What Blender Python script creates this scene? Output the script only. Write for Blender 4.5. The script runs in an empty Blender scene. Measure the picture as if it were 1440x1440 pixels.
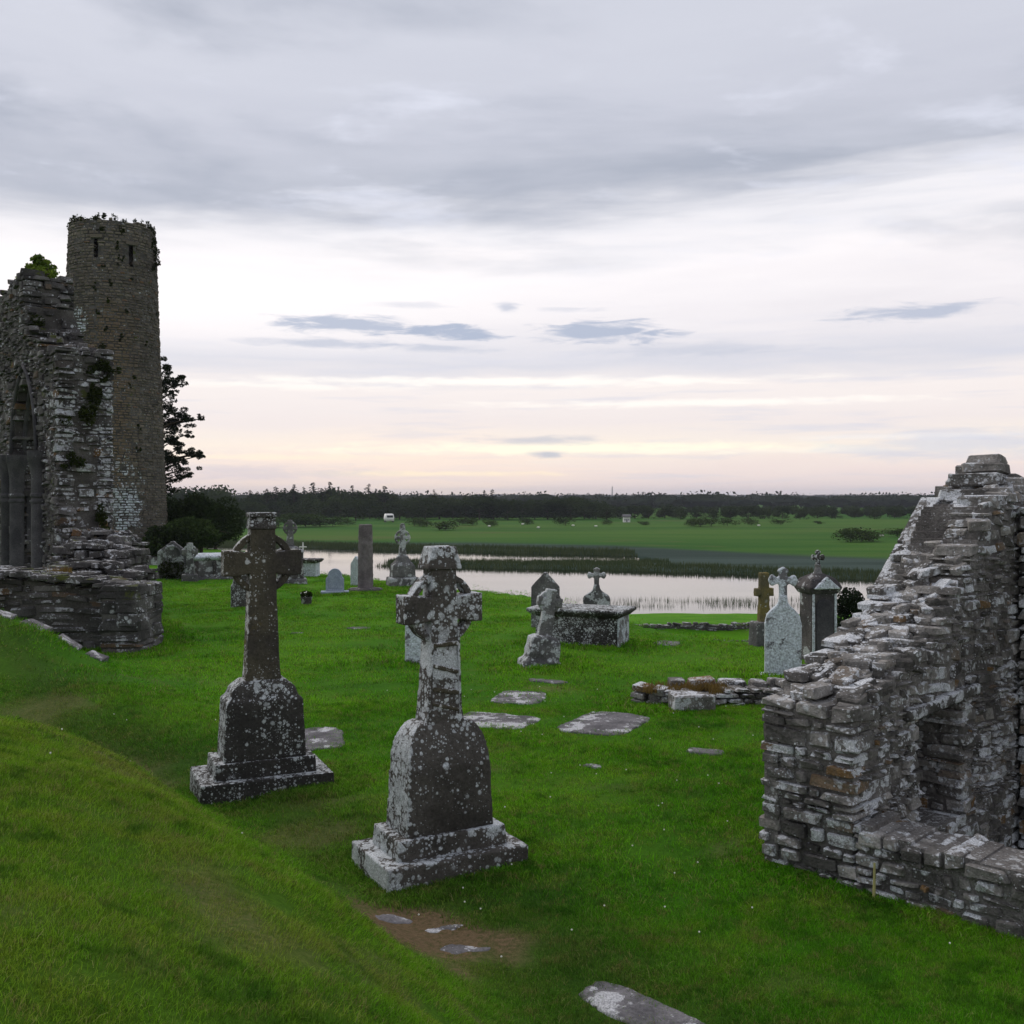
import bpy, bmesh, math, random
import numpy as np
from mathutils import Vector, Matrix, noise as mnoise

SC = bpy.context.scene
COL = SC.collection
R = math.radians
rng = random.Random(7)

# ------------------------------------------------------------------ camera
cam_d = bpy.data.cameras.new("camera")
cam_d.lens = 36.0; cam_d.sensor_width = 36.0
cam_d.clip_start = 0.05; cam_d.clip_end = 20000
cam_d.shift_y = -20.0/1440.0
cam = bpy.data.objects.new("camera", cam_d); COL.objects.link(cam)
cam.location = (0, 0, 0); cam.rotation_euler = (R(90), 0, 0)
SC.camera = cam
SC.view_settings.view_transform = 'Standard'
SC.view_settings.look = 'None'
SC.view_settings.exposure = 0.28
SC.view_settings.gamma = 1.0
SC.view_settings.use_curve_mapping = False
SC.cycles.max_bounces = 6; SC.cycles.diffuse_bounces = 3; SC.cycles.glossy_bounces = 3
SC.cycles.transmission_bounces = 2; SC.cycles.volume_bounces = 0; SC.cycles.transparent_max_bounces = 4
SC.cycles.use_denoising = True

# ------------------------------------------------------------------ node helpers
def lin(c):
    return tuple(((v/255.0)/12.92 if v/255.0 <= .04045 else ((v/255.0+.055)/1.055)**2.4) for v in c)

class NT:
    def __init__(s, nt): s.nt = nt
    def n(s, typ, ins=None, **props):
        nd = s.nt.nodes.new(typ)
        for k, v in props.items(): setattr(nd, k, v)
        if ins:
            for k, v in ins.items(): s.put(nd.inputs[k], v)
        return nd
    def put(s, sock, v):
        if isinstance(v, bpy.types.NodeSocket): s.nt.links.new(v, sock)
        elif isinstance(v, (tuple, list)) and len(v) == 3 and sock.type == 'RGBA': sock.default_value = (*v, 1)
        else: sock.default_value = v
    def m(s, op, a, b=0.0, c=0.0, clamp=False):
        nd = s.nt.nodes.new('ShaderNodeMath'); nd.operation = op; nd.use_clamp = clamp
        s.put(nd.inputs[0], a); s.put(nd.inputs[1], b); s.put(nd.inputs[2], c)
        return nd.outputs[0]
    def mr(s, v, a, b, c=0.0, d=1.0, smooth=True):
        nd = s.nt.nodes.new('ShaderNodeMapRange'); nd.interpolation_type = 'SMOOTHSTEP' if smooth else 'LINEAR'
        for i, q in enumerate((v, a, b, c, d)): s.put(nd.inputs[i], q)
        return nd.outputs[0]
    def mix(s, f, a, b, mode='MIX'):
        nd = s.nt.nodes.new('ShaderNodeMix'); nd.data_type = 'RGBA'; nd.blend_type = mode
        s.put(nd.inputs[0], f); s.put(nd.inputs[6], a); s.put(nd.inputs[7], b)
        return nd.outputs[2]
    def noise(s, vec, scale, detail=3.0, rough=.55, dist=0.0):
        nd = s.n('ShaderNodeTexNoise', {'Vector': vec, 'Scale': scale, 'Detail': detail, 'Roughness': rough, 'Distortion': dist})
        return nd.outputs['Fac'], nd.outputs['Color']
    def ramp(s, f, stops):
        nd = s.nt.nodes.new('ShaderNodeValToRGB'); s.put(nd.inputs[0], f)
        el = nd.color_ramp.elements
        while len(el) < len(stops): el.new(.5)
        for e, (p, c) in zip(el, stops): e.position = p; e.color = (*c, 1)
        return nd.outputs[0]
    def vm(s, op, a, b=(0, 0, 0), sc=None):
        nd = s.nt.nodes.new('ShaderNodeVectorMath'); nd.operation = op
        s.put(nd.inputs[0], a); s.put(nd.inputs[1], b)
        if sc is not None: s.put(nd.inputs[3], sc)
        return nd.outputs[0] if op not in ('DOT_PRODUCT', 'LENGTH', 'DISTANCE') else nd.outputs['Value']

# ------------------------------------------------------------------ world: clouded evening sky
SUN_EL, SUN_AZ = 48.0, -35.0          # degrees; azimuth measured from +Y towards +X
world = bpy.data.worlds.new("World"); SC.world = world; world.use_nodes = True
wt = NT(world.node_tree); world.node_tree.nodes.clear()
d = wt.n('ShaderNodeTexCoord').outputs['Generated']
sep = wt.n('ShaderNodeSeparateXYZ', {0: d})
X, Y, Z = sep.outputs
az = wt.m('MULTIPLY', wt.m('ARCTAN2', X, Y), 57.29578)
el = wt.m('MULTIPLY', wt.m('ARCSINE', Z), 57.29578)
azel = wt.n('ShaderNodeCombineXYZ', {0: az, 1: el, 2: 0.0}).outputs[0]
# cloud-deck projection: perspective makes the bands thin out towards the horizon
zz = wt.m('ADD', wt.m('MAXIMUM', Z, 0.0), .06)
plane = wt.n('ShaderNodeCombineXYZ', {0: wt.m('DIVIDE', X, zz), 1: wt.m('DIVIDE', Y, zz), 2: 0.0}).outputs[0]
planeS = wt.vm('MULTIPLY', plane, (.7, 1.0, 1))
nA, nAc = wt.noise(planeS, 1.1, 7, .55, .3)
nB, _ = wt.noise(wt.vm('ADD', planeS, (7.3, 2.1, 0)), 2.9, 7, .6, .2)
sA = wt.vm('MULTIPLY', azel, (.075, .62, 1))
nS, _ = wt.noise(sA, 1.0, 5, .55, .25)                      # long horizontal streaks
nS2, _ = wt.noise(wt.vm('ADD', wt.vm('MULTIPLY', azel, (.11, 1.5, 1)), (3, 9, 0)), 1.0, 4, .55, .2)
lowf = wt.mr(el, 5, 16)
eld = wt.m('ADD', el, wt.m('MULTIPLY', wt.m('SUBTRACT', nS, .5), wt.m('ADD', 2.2, wt.m('MULTIPLY', lowf, 4.5))))
eld = wt.m('ADD', eld, wt.m('MULTIPLY', az, wt.m('MULTIPLY', lowf, -.05)))
stops = [(0, (224, 208, 208)), (1.4, (234, 217, 212)), (2.7, (240, 228, 216)), (4.2, (230, 220, 218)), (6, (235, 226, 223)),
         (7.4, (207, 206, 214)), (9.0, (226, 221, 224)), (12.2, (240, 235, 236)), (14.3, (226, 224, 228)), (16.8, (178, 181, 192)),
         (19.5, (190, 192, 203)), (24, (197, 199, 209)), (35, (190, 193, 204)), (60, (190, 193, 203)), (90, (190, 193, 203))]
base = wt.ramp(wt.m('DIVIDE', eld, 90.0, clamp=True), [(a/90.0, lin(c)) for a, c in stops])
up = wt.mr(el, 10, 17)
base = wt.mix(wt.m('MULTIPLY', up, wt.mr(nA, .46, .66)), base, lin((160, 165, 178)))
base = wt.mix(wt.m('MULTIPLY', wt.m('MULTIPLY', up, .7), wt.mr(nB, .52, .74)), base, lin((216, 218, 230)))
base = wt.mix(wt.m('MULTIPLY', wt.mr(el, 13, 3), wt.m('MULTIPLY', wt.mr(nS2, .5, .72), .55)), base, lin((200, 202, 216)))
# warm low band near the sunken sun
wm = wt.m('MULTIPLY', wt.mr(el, 5.0, 1.0), wt.mr(wt.m('ABSOLUTE', wt.m('SUBTRACT', az, -6.0)), 18, 2))
base = wt.mix(wt.m('MULTIPLY', wm, wt.mr(nS2, .35, .6, .25, .75)), base, lin((253, 228, 208)))
base = wt.mix(wt.m('MULTIPLY', wt.mr(wt.m('ABSOLUTE', wt.m('SUBTRACT', el, 11.0)), 4.5, .5), wt.mr(az, 12, -20, .0, .6)), base, lin((252, 246, 244)))
def blob(a, e, ra, re, soft, col, amt, c_in):
    dx = wt.m('DIVIDE', wt.m('SUBTRACT', az, a), ra)
    dy = wt.m('DIVIDE', wt.m('SUBTRACT', el, e), re)
    dd = wt.m('SQRT', wt.m('ADD', wt.m('MULTIPLY', dx, dx), wt.m('MULTIPLY', dy, dy)))
    dd = wt.m('ADD', dd, wt.m('MULTIPLY', wt.m('SUBTRACT', wfine, .5), 3.6))
    return wt.mix(wt.m('MULTIPLY', wt.mr(dd, 1.0+soft, 1.0-soft), amt), c_in, lin(col))
wfine, _ = wt.noise(wt.vm('MULTIPLY', azel, (.38, 2.2, 1)), 1.0, 7, .62, .5)
W1c, DK = (255, 249, 240), (164, 173, 193)
for a, e, ra, re, soft, col, amt in [
    (1.0, 6.45, 11, .20, .9, W1c, .7), (10, 5.2, 9, .17, .9, W1c, .6), (-13, 6.1, 5, .16, .9, W1c, .5), (3.5, 2.75, 11, .25, .8, (255, 246, 222), .95),
    (-5, 1.35, 7, .13, .8, (255, 236, 205), .8), (15, 2.55, 7, .14, .8, (250, 240, 225), .6), (-14, 2.2, 6, .14, .8, (255, 236, 210), .6), (22, 3.2, 5, .13, .8, (245, 238, 232), .6),
    (-9.3, 9.45, 3.3, .42, .55, DK, .85), (-10.2, 8.45, 3.0, .22, .8, DK, .6), (-3.5, 9.2, 2.5, .36, .45, DK, .95), (5.2, 9.2, 3.2, .50, .5, DK, .9),
    (-4.0, 8.3, 2.2, .18, .8, DK, .5), (10, 8.1, 4, .3, .9, DK, .35), (21.4, 9.6, 3.2, .36, .6, DK, .75), (-.3, 10.5, .55, .22, .7, DK, .6),
    (2.0, 2.45, .75, .17, .7, DK, .7), (1.2, 3.2, 2.4, .2, .8, DK, .55), (24, 2.7, 5, .6, .9, (196, 200, 216), .6), (-14, 1.4, 5, .3, .8, (205, 196, 206), .6), (-6.0, 10.6, 1.6, .15, .8, DK, .3), (3.0, 10.4, 1.4, .1, .8, DK, .3)]:
    base = blob(a, e, ra, re, soft, col, amt, base)
base = wt.mix(wt.mr(el, -.5, -4), base, lin((70, 82, 60)))
sky = wt.n('ShaderNodeTexSky'); sky.sky_type = 'NISHITA'; sky.sun_disc = False
sky.sun_elevation = R(SUN_EL); sky.sun_rotation = R(SUN_AZ)
SKYS = .10
HAZE = .00017
cl = wt.vm('SCALE', base, sc=1.0/SKYS)
fin = wt.mix(.95, sky.outputs[0], cl)
bg = wt.n('ShaderNodeBackground', {'Color': fin, 'Strength': SKYS})
wo = wt.n('ShaderNodeOutputWorld', {'Surface': bg.outputs[0]})

sun_d = bpy.data.lights.new("sun", 'SUN'); sun_d.energy = 1.5; sun_d.angle = R(60); sun_d.color = (1, .9, .8)
sun = bpy.data.objects.new("sun", sun_d); COL.objects.link(sun)
sv = Vector((math.sin(R(SUN_AZ))*math.cos(R(SUN_EL)), math.cos(R(SUN_AZ))*math.cos(R(SUN_EL)), math.sin(R(SUN_EL))))
sun.rotation_euler = sv.to_track_quat('Z', 'Y').to_euler()

# ------------------------------------------------------------------ object helpers
def new_obj(name, mesh, mats=None, parent=None):
    o = bpy.data.objects.new(name, mesh); COL.objects.link(o)
    if mats is not None and mesh is not None and hasattr(mesh, 'materials') and len(mesh.materials) == 0:
        for m_ in (mats if isinstance(mats, (list, tuple)) else [mats]): mesh.materials.append(m_)
    if parent is not None: o.parent = parent
    return o
def tag(o, label=None, cat=None, group=None, kind=None):
    if label: o['label'] = label
    if cat: o['category'] = cat
    if group: o['group'] = group
    if kind: o['kind'] = kind
    return o
def thing(name, label, cat, loc=(0, 0, 0), rz=0, group=None):
    o = bpy.data.objects.new(name, None); COL.objects.link(o)
    o.location = loc; o.rotation_euler = (0, 0, rz); o.empty_display_size = .1
    return tag(o, label, cat, group)

class MB:
    """collects polygons into one mesh"""
    def __init__(s): s.v = []; s.f = []; s.sm = False
    def add(s, vs, fs):
        o = len(s.v); s.v.extend([tuple(p) for p in vs]); s.f.extend([tuple(i+o for i in f) for f in fs])
    def box(s, c, d_, rot=None, taper=(1, 1)):
        hx, hy, hz = d_[0]/2, d_[1]/2, d_[2]/2
        pts = []
        for z_ in (-1, 1):
            tx, ty = taper if z_ > 0 else (1, 1)
            for x_, y_ in ((-1, -1), (1, -1), (1, 1), (-1, 1)):
                p = Vector((x_*hx*tx, y_*hy*ty, z_*hz))
                if rot is not None: p = rot @ p
                pts.append(p + Vector(c))
        s.add(pts, [(3, 2, 1, 0), (4, 5, 6, 7), (0, 1, 5, 4), (1, 2, 6, 5), (2, 3, 7, 6), (3, 0, 4, 7)])
    def prism(s, pts, y0, y1):
        """polygon in x,z extruded from y0 to y1 (counter-clockwise seen from -y)"""
        n = len(pts)
        s.add([(x, y0, z) for x, z in pts] + [(x, y1, z) for x, z in pts],
              [tuple(range(n)), tuple(range(2*n-1, n-1, -1))] + [(i, i+n, (i+1) % n+n, (i+1) % n) for i in range(n)])
    def loft(s, rings, cap=True):
        n = len(rings[0]); vs = [p for r in rings for p in r]; fs = []
        for k in range(len(rings)-1):
            for i in range(n):
                fs.append((k*n+i, k*n+(i+1) % n, (k+1)*n+(i+1) % n, (k+1)*n+i))
        if cap: fs.append(tuple(range(n-1, -1, -1))); fs.append(tuple((len(rings)-1)*n+i for i in range(n)))
        s.add(vs, fs)
    def ring(s, cx, cz, r0, r1, y0, y1, n=40):
        vs = []
        for i in range(n):
            a = 2*math.pi*i/n; c, q = math.cos(a), math.sin(a)
            vs += [(cx+r1*c, y0, cz+r1*q), (cx+r0*c, y0, cz+r0*q), (cx+r0*c, y1, cz+r0*q), (cx+r1*c, y1, cz+r1*q)]
        fs = []
        for i in range(n):
            a, b = 4*i, 4*((i+1) % n)
            for k in range(4): fs.append((a+k, a+(k+1) % 4, b+(k+1) % 4, b+k))
        s.add(vs, fs)
    def lathe(s, c, prof, n=24):
        s.loft([[(c[0]+r*math.cos(2*math.pi*i/n), c[1]+r*math.sin(2*math.pi*i/n), c[2]+z) for i in range(n)] for r, z in prof])
    def tube(s, pts, rad, n=7):
        rings = []
        for i, p in enumerate(pts):
            p = Vector(p)
            t = (Vector(pts[min(i+1, len(pts)-1)])-Vector(pts[max(i-1, 0)])).normalized()
            a = t.orthogonal().normalized(); b = t.cross(a)
            rings.append([p+(a*math.cos(2*math.pi*k/n)+b*math.sin(2*math.pi*k/n))*rad[i] for k in range(n)])
        s.loft(rings)
    def mesh(s, name, smooth=False, fix=True):
        me = bpy.data.meshes.new(name); me.from_pydata(s.v, [], s.f); me.update()
        if fix:
            bm = bmesh.new(); bm.from_mesh(me); bmesh.ops.recalc_face_normals(bm, faces=bm.faces); bm.to_mesh(me); bm.free()
        if smooth: me.polygons.foreach_set('use_smooth', [True]*len(me.polygons))
        return me
    def build(s, name, mat, parent=None, smooth=False, fix=True):
        return new_obj(name, s.mesh(name, smooth, fix), mat, parent)

TEX = {}
def wear(o, voxel=.014, amp=.006, size=.06, name='wear'):
    """worn stone: fuse, round and roughen the edges"""
    m1 = o.modifiers.new('worn', 'REMESH'); m1.mode = 'VOXEL'; m1.voxel_size = voxel; m1.use_smooth_shade = True
    if size not in TEX:
        t = bpy.data.textures.new('wear_noise', 'CLOUDS'); t.noise_scale = size; t.noise_depth = 3; TEX[size] = t
    m3 = o.modifiers.new('smooth', 'SMOOTH'); m3.iterations = 2; m3.factor = .5
    m2 = o.modifiers.new('rough', 'DISPLACE'); m2.texture = TEX[size]; m2.strength = amp*2; m2.mid_level = .5; m2.texture_coords = 'GLOBAL'
    return o

# ------------------------------------------------------------------ value noise in numpy for the ground
def vnoise(x, y, seed=0):
    xi, yi = np.floor(x), np.floor(y); fx, fy = x-xi, y-yi
    fx = fx*fx*(3-2*fx); fy = fy*fy*(3-2*fy)
    def h(a, b):
        q = np.sin(a*127.1+b*311.7+seed*74.7)*43758.5453
        return q-np.floor(q)
    return (h(xi, yi)*(1-fx)+h(xi+1, yi)*fx)*(1-fy)+(h(xi, yi+1)*(1-fx)+h(xi+1, yi+1)*fx)*fy
def fbm(x, y, o=3, seed=0):
    s_, a, t = 0, .5, 0
    for k in range(o): s_ = s_+a*vnoise(x*2**k+13*k, y*2**k+7*k, seed+k); t += a; a *= .5
    return s_/t-.5
def sst(a, b, v):
    t = np.clip((v-a)/(b-a), 0, 1); return t*t*(3-2*t)

CX = [-400, -60, -19, -15, -12.5, -8.3, -6.9, -1.9, .43, 2.4, 3.1, 4.35, 5.2, 9, 20, 400]
CY = [120, 75, 62, 58, 44, 41, 40, 33.75, 31.3, 26.0, 24.0, 21.9, 21.2, 20.0, 19.5, 19.5]
SX = [-400, -60, -25, -14, -8, 0, 3, 8, 60, 400]
SY = [150, 95, 75, 66, 58, 50, 52, 53.3, 50, 50]
F1X = [-14, -12, 0, 8, 15, 27, 60, 400]; F1Y = [90.5, 90, 87, 85.5, 82, 75, 70, 70]
F2X = [-400, -60, -27, -15, 0, 12, 15, 19]; F2Y = [170, 140, 124, 118, 112, 106, 101, 88]
TOE = np.array([(2.6, 0.6), (1.5, 2.6), (.50, 4.75), (-.95, 7.25), (-2.25, 9.05), (-3.45, 10.15), (-4.9, 11.7), (-7.5, 14.4), (-12, 18.5)])
def bank_dt(x, y):
    """signed distance past the toe of the near bank (positive on the bank) and arc length along it"""
    x = np.asarray(x, float); y = np.asarray(y, float); best = np.full(x.shape, 1e9); sg = np.ones(x.shape); tt = np.zeros(x.shape); acc = 0
    for (ax, ay), (bx, by) in zip(TOE[:-1], TOE[1:]):
        L = math.hypot(bx-ax, by-ay); ux, uy = (bx-ax)/L, (by-ay)/L
        al = np.clip((x-ax)*ux+(y-ay)*uy, 0, L); dx, dy = x-ax-al*ux, y-ay-al*uy; d2 = np.sqrt(dx*dx+dy*dy)
        side = ux*(y-ay)-uy*(x-ax); m = d2 < best-1e-6
        best = np.where(m, d2, best); sg = np.where(m, np.where(side > 0, 1, -1), sg); tt = np.where(m, acc+al, tt); acc += L
    return best*sg, tt
def crest(x): return np.interp(x, CX, CY)
def spit(x, y):
    """>0 on the reed spit"""
    n_ = 3*fbm(x*.12, y*.12, 3, 5)
    a = np.interp(x, F1X, F1Y)+n_
    top = 93.5+n_+2*fbm(x*.3, y*.05, 2, 9)
    far = np.where(x > 13+n_, 400, top)
    v = np.minimum(y-a, far-y)
    return np.where(x > -13+2*n_, v, -5)
def farland(x, y):
    n_ = 5*fbm(x*.08, y*.1, 3, 3)
    return np.maximum(y-np.interp(x, F2X, F2Y)-n_, spit(x, y))
def height(x, y):
    x = np.asarray(x, float); y = np.asarray(y, float)
    z = -3+.10*fbm(x*.25, y*.25, 3, 1)+.05*fbm(x*1.3, y*1.3, 3, 2)
    # near bank on which the viewer stands
    dd, t = bank_dt(x, y)
    dd = dd+.5*fbm(x*.55, y*.55, 3, 8)
    A = 1.62-.35*sst(10, 13, t)-.55*sst(13, 17, t)-.6*sst(17, 21, t)
    z = z+A*(.50*sst(0, 3.6, dd)+.50*sst(-.35, 1.6, dd))
    # second low mound towards the ruined nave
    z = z+1.05*sst(-6.7, -9.3, x)*sst(8.5, 14.0, y)*sst(19.2, 17.6, y)
    # hollow between them
    z = z-.30*np.exp(-((x+4.9)/1.5)**2-((y-11.6)/1.3)**2)-.05*np.exp(-((dd+.5)/.6)**2)*sst(14, 11, t)
    # low ridge running down from the coping stones towards the second cross
    ux, uy = x+7.6, y-16.6; al = np.clip((ux*.70-uy*.714)/4.9, 0, 1); qx, qy = x+7.6-al*3.43, y-16.6+al*3.5
    z = z+(.42-.30*al)*np.exp(-(qx*qx+qy*qy)/1.1)
    lu, lw = ((x-2.04)-(y-8.39))/math.sqrt(2), ((x-2.04)+(y-8.39))/math.sqrt(2)
    z = z-.68*sst(.55, .78, lu)*sst(.30, .50, lw)*sst(6.5, 5.5, lu)*sst(4.2, 3.6, lw+.0)
    # river bank
    yc, ys = crest(x), np.interp(x, SX, SY)
    tt = (y-yc)/np.maximum(ys-yc, 4)
    zr = np.interp(tt, [0, .03, .09, .50, .53, .56, 1, 1.5], [0, -.35, -2.0, -2.38, -2.36, -1.80, -3.02, -4.6])
    z = z+zr
    # far bank
    fl = farland(x, y)
    zf = -7.2+1.42*sst(-5, 2, fl)+.12*fbm(x*.1, y*.1, 3, 4)
    zf = zf + np.interp(y, [0, 160, 250, 400, 900, 2200, 3500, 5000, 9000], [0, .05, .15, .5, 1.0, 2.6, 8.5, 9.5, 9]) + sst(900, 3200, y)*5*fbm(x*.0011, y*.0011, 4, 6)
    return np.where(y < 70, z, np.maximum(zf, np.where(y < 80, z, -9)))
def H(x, y): return float(height(x, y))

def px(pxl, D): return (pxl-720)/1440*D

# ------------------------------------------------------------------ materials
def principled(nt, col, rough=.9, normal=None, spec=.25, **kw):
    ins = {'Base Color': col, 'Roughness': rough, 'Specular IOR Level': spec}
    if normal is not None: ins['Normal'] = normal
    ins.update(kw)
    b = nt.n('ShaderNodeBsdfPrincipled', ins)
    nt.n('ShaderNodeOutputMaterial', {'Surface': b.outputs[0]})
    return b
def newmat(name):
    m_ = bpy.data.materials.new(name); m_.use_nodes = True; m_.node_tree.nodes.clear()
    return m_, NT(m_.node_tree)

def stone_mat(name, c1, c2, lich=.4, ls=16., lcol=(.50, .53, .55), up=.2, side=0., brown=.0, bcol=(.16, .09, .04), moss=.0, mcol=(.045, .06, .015),
              per=.35, patches=(), pd=.22, big=0., bump=.5, coarse=2.0, crack=0., streak=None):
    m_, t = newmat(name)
    g = t.n('ShaderNodeNewGeometry'); pos = g.outputs['Position']; nor = g.outputs['Normal']
    oi = t.n('ShaderNodeObjectInfo')
    rnd = t.m('FRACT', t.m('ADD', t.m('MULTIPLY', oi.outputs['Random'], 7.31), g.outputs['Random Per Island']))
    rnd2 = t.m('FRACT', t.m('MULTIPLY', rnd, 13.7)); rnd3 = t.m('FRACT', t.m('MULTIPLY', rnd, 37.3))
    n1, n1c = t.noise(pos, coarse, 5, .6)
    n2, n2c = t.noise(pos, 38, 5, .7)
    n3, _ = t.noise(pos, 9, 4, .65)
    col = t.mix(t.mr(n1, .35, .65), c1, c2)
    if per:
        k = t.mr(rnd, 0, 1, 1-per, 1+per, False)
        col = t.mix(1.0, col, t.n('ShaderNodeCombineColor', {0: k, 1: k, 2: k}).outputs[0], 'MULTIPLY')
    if brown:
        col = t.mix(t.m('MULTIPLY', t.mr(rnd2, 1-brown, min(1.0, 1-brown+.15)), t.mr(n3, .3, .6, .35, .9)), col, bcol)
    if streak:
        (sx, sy, sz, srx, srz, scol, samt) = streak
        sp = t.n('ShaderNodeSeparateXYZ', {0: pos})
        ax = t.m('DIVIDE', t.m('SUBTRACT', sp.outputs[0], sx), srx); az_ = t.m('DIVIDE', t.m('SUBTRACT', sp.outputs[2], sz), srz)
        dd = t.m('ADD', t.m('SQRT', t.m('ADD', t.m('MULTIPLY', ax, ax), t.m('MULTIPLY', az_, az_))), t.m('MULTIPLY', t.m('SUBTRACT', n1, .5), .9))
        col = t.mix(t.m('MULTIPLY', t.mr(dd, 1.15, .55), samt), col, scol)
    kk = t.mr(n2, .3, .7, .62, 1.35, False)
    col = t.mix(1.0, col, t.n('ShaderNodeCombineColor', {0: kk, 1: kk, 2: kk}).outputs[0], 'MULTIPLY')
    nz = t.n('ShaderNodeSeparateXYZ', {0: nor})
    # lichen: round blotches of several sizes, gathered in drifts
    warp = t.vm('ADD', pos, t.vm('SCALE', t.vm('SUBTRACT', n2c, (.5, .5, .5)), sc=.35/ls))
    drift = t.m('ADD', t.mr(n1, .35, .68, -.22, .22, False), t.m('MULTIPLY', nz.outputs[2], up))
    n4, _ = t.noise(pos, 4.3, 3, .55)
    drift = t.m('ADD', drift, t.mr(n4, .36, .64, -.28, .28, False))
    if side: drift = t.m('ADD', drift, t.m('MULTIPLY', t.m('MULTIPLY', nz.outputs[0], -1.0), side))
    if per: drift = t.m('ADD', drift, t.mr(rnd3, 0, 1, -pd, pd, False))
    for (cx, cy, cz, rr, am) in patches:
        dst = t.vm('DISTANCE', warp, (cx, cy, cz))
        drift = t.m('ADD', drift, t.m('MULTIPLY', t.mr(dst, rr, rr*.3), am))
    mask = None
    for sc_, th in ((ls, 1.0), (ls*2.1, .85), (ls*.45, .75)):
        v = t.n('ShaderNodeTexVoronoi', {'Vector': warp, 'Scale': sc_, 'Randomness': 1.0})
        r_ = t.n('ShaderNodeSeparateColor', {0: v.outputs['Color']}).outputs[0]
        thr = t.m('MULTIPLY', t.m('SUBTRACT', t.m('ADD', r_, drift), 1-lich), .72*th)
        thr = t.m('MINIMUM', thr, .62)
        mm = t.m('MULTIPLY', t.mr(t.m('SUBTRACT', v.outputs['Distance'], thr), .09, -.10), t.mr(t.n('ShaderNodeSeparateColor', {0: v.outputs['Color']}).outputs[1], 0, 1, .55, 1.1, False))
        mask = mm if mask is None else t.m('MAXIMUM', mask, mm)
    if big:
        mask = t.m('MAXIMUM', mask, t.mr(t.m('ADD', t.noise(warp, 2.6, 6, .68)[0], t.m('MULTIPLY', drift, .25)), .62-big*.4, .66-big*.4))
    mott = t.mr(t.noise(pos, ls*4.5, 3, .6)[0], .35, .68, .45, 1.12, False)
    lc = t.mix(1.0, lcol, t.n('ShaderNodeCombineColor', {0: mott, 1: mott, 2: mott}).outputs[0], 'MULTIPLY')
    mask = t.m('MULTIPLY', mask, t.mr(n2, .28, .42, .35, 1.0))
    col = t.mix(mask, col, lc)
    if moss:
        mk = t.m('ADD', t.noise(pos, 1.7, 5, .62)[0], t.m('MULTIPLY', nz.outputs[2], .08))
        col = t.mix(t.m('MULTIPLY', t.mr(mk, .66-moss*.3, .72-moss*.3), .9), col, t.mix(n3, mcol, (mcol[0]*1.8, mcol[1]*1.5, mcol[2])))
    hb = t.m('ADD', t.m('MULTIPLY', n2, .5), t.m('MULTIPLY', n3, 1.4)); hb = t.m('ADD', hb, t.m('MULTIPLY', mask, .18))
    bp = t.n('ShaderNodeBump', {'Strength': bump, 'Distance': .03, 'Height': hb})
    principled(t, col, .92, bp.outputs[0], .2)
    return m_

M = {}
M['cross1'] = stone_mat('lichen_limestone', (.038, .035, .031), (.085, .078, .070), lich=.70, ls=25, side=.50, up=.30, per=0, coarse=1.4, lcol=(.62, .66, .69))
M['cross1h'] = stone_mat('crusted_limestone', (.038, .035, .031), (.085, .078, .070), lich=.74, ls=21, side=.25, up=.2, per=0, coarse=1.6, lcol=(.62, .66, .69), big=.04)
M['cross2'] = stone_mat('dark_lichen_stone', (.035, .033, .031), (.07, .065, .06), lich=.74, ls=28, side=.3, up=.36, per=0, coarse=1.3, lcol=(.63, .67, .69))
M['cross2s'] = stone_mat('olive_shaft_stone', (.045, .041, .036), (.078, .070, .050), lich=.46, ls=26, side=.36, up=.5, per=0, moss=.06, mcol=(.075, .066, .02), coarse=1.6, lcol=(.62, .64, .64))
M['tombs'] = stone_mat('grey_tomb_stone', (.09, .09, .092), (.17, .168, .165), lich=.55, ls=9, up=.1, side=.15, per=.15, big=.22, coarse=1.8, lcol=(.55, .58, .60))
M['tombdark'] = stone_mat('dark_tomb_stone', (.045, .043, .045), (.10, .09, .088), lich=.5, ls=8, up=.05, side=.1, per=.15, big=.1, lcol=(.52, .54, .55))
M['tombwhite'] = stone_mat('white_lichen_stone', (.13, .13, .14), (.22, .22, .225), lich=.9, ls=7, up=.0, side=.1, per=.1, big=.55, lcol=(.66, .73, .79))
M['marble'] = stone_mat('blue_grey_stone', (.25, .30, .38), (.32, .37, .45), lich=.05, ls=10, up=.1, per=.0, bump=.2)
M['shaft'] = stone_mat('weathered_shaft', (.12, .105, .11), (.19, .17, .175), lich=.1, ls=6, up=.1, per=0, coarse=3, bump=1.0)
M['cross_moss'] = stone_mat('ochre_moss_stone', (.10, .09, .055), (.17, .14, .05), lich=.25, ls=9, per=0, moss=.25, mcol=(.12, .10, .02))
M['slab'] = stone_mat('ledger_stone', (.085, .083, .09), (.165, .16, .172), lich=.46, ls=17, up=.0, per=.15, big=.15, coarse=3, lcol=(.52, .53, .56))
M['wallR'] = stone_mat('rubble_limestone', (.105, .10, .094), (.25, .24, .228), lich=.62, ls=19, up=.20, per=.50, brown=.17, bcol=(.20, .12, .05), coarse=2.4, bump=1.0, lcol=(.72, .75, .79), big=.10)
M['mortarR'] = stone_mat('old_mortar', (.12, .112, .108), (.21, .20, .19), lich=.48, ls=26, up=.2, per=0, bump=1.3, lcol=(.62, .63, .64))
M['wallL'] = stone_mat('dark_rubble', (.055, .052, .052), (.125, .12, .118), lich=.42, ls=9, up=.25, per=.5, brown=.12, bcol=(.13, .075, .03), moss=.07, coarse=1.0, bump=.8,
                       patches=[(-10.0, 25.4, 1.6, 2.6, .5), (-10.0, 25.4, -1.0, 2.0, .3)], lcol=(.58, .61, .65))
M['mortarL'] = stone_mat('dark_mortar', (.055, .052, .048), (.11, .104, .098), lich=.30, ls=11, per=0, bump=1.0, moss=.1)
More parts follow.
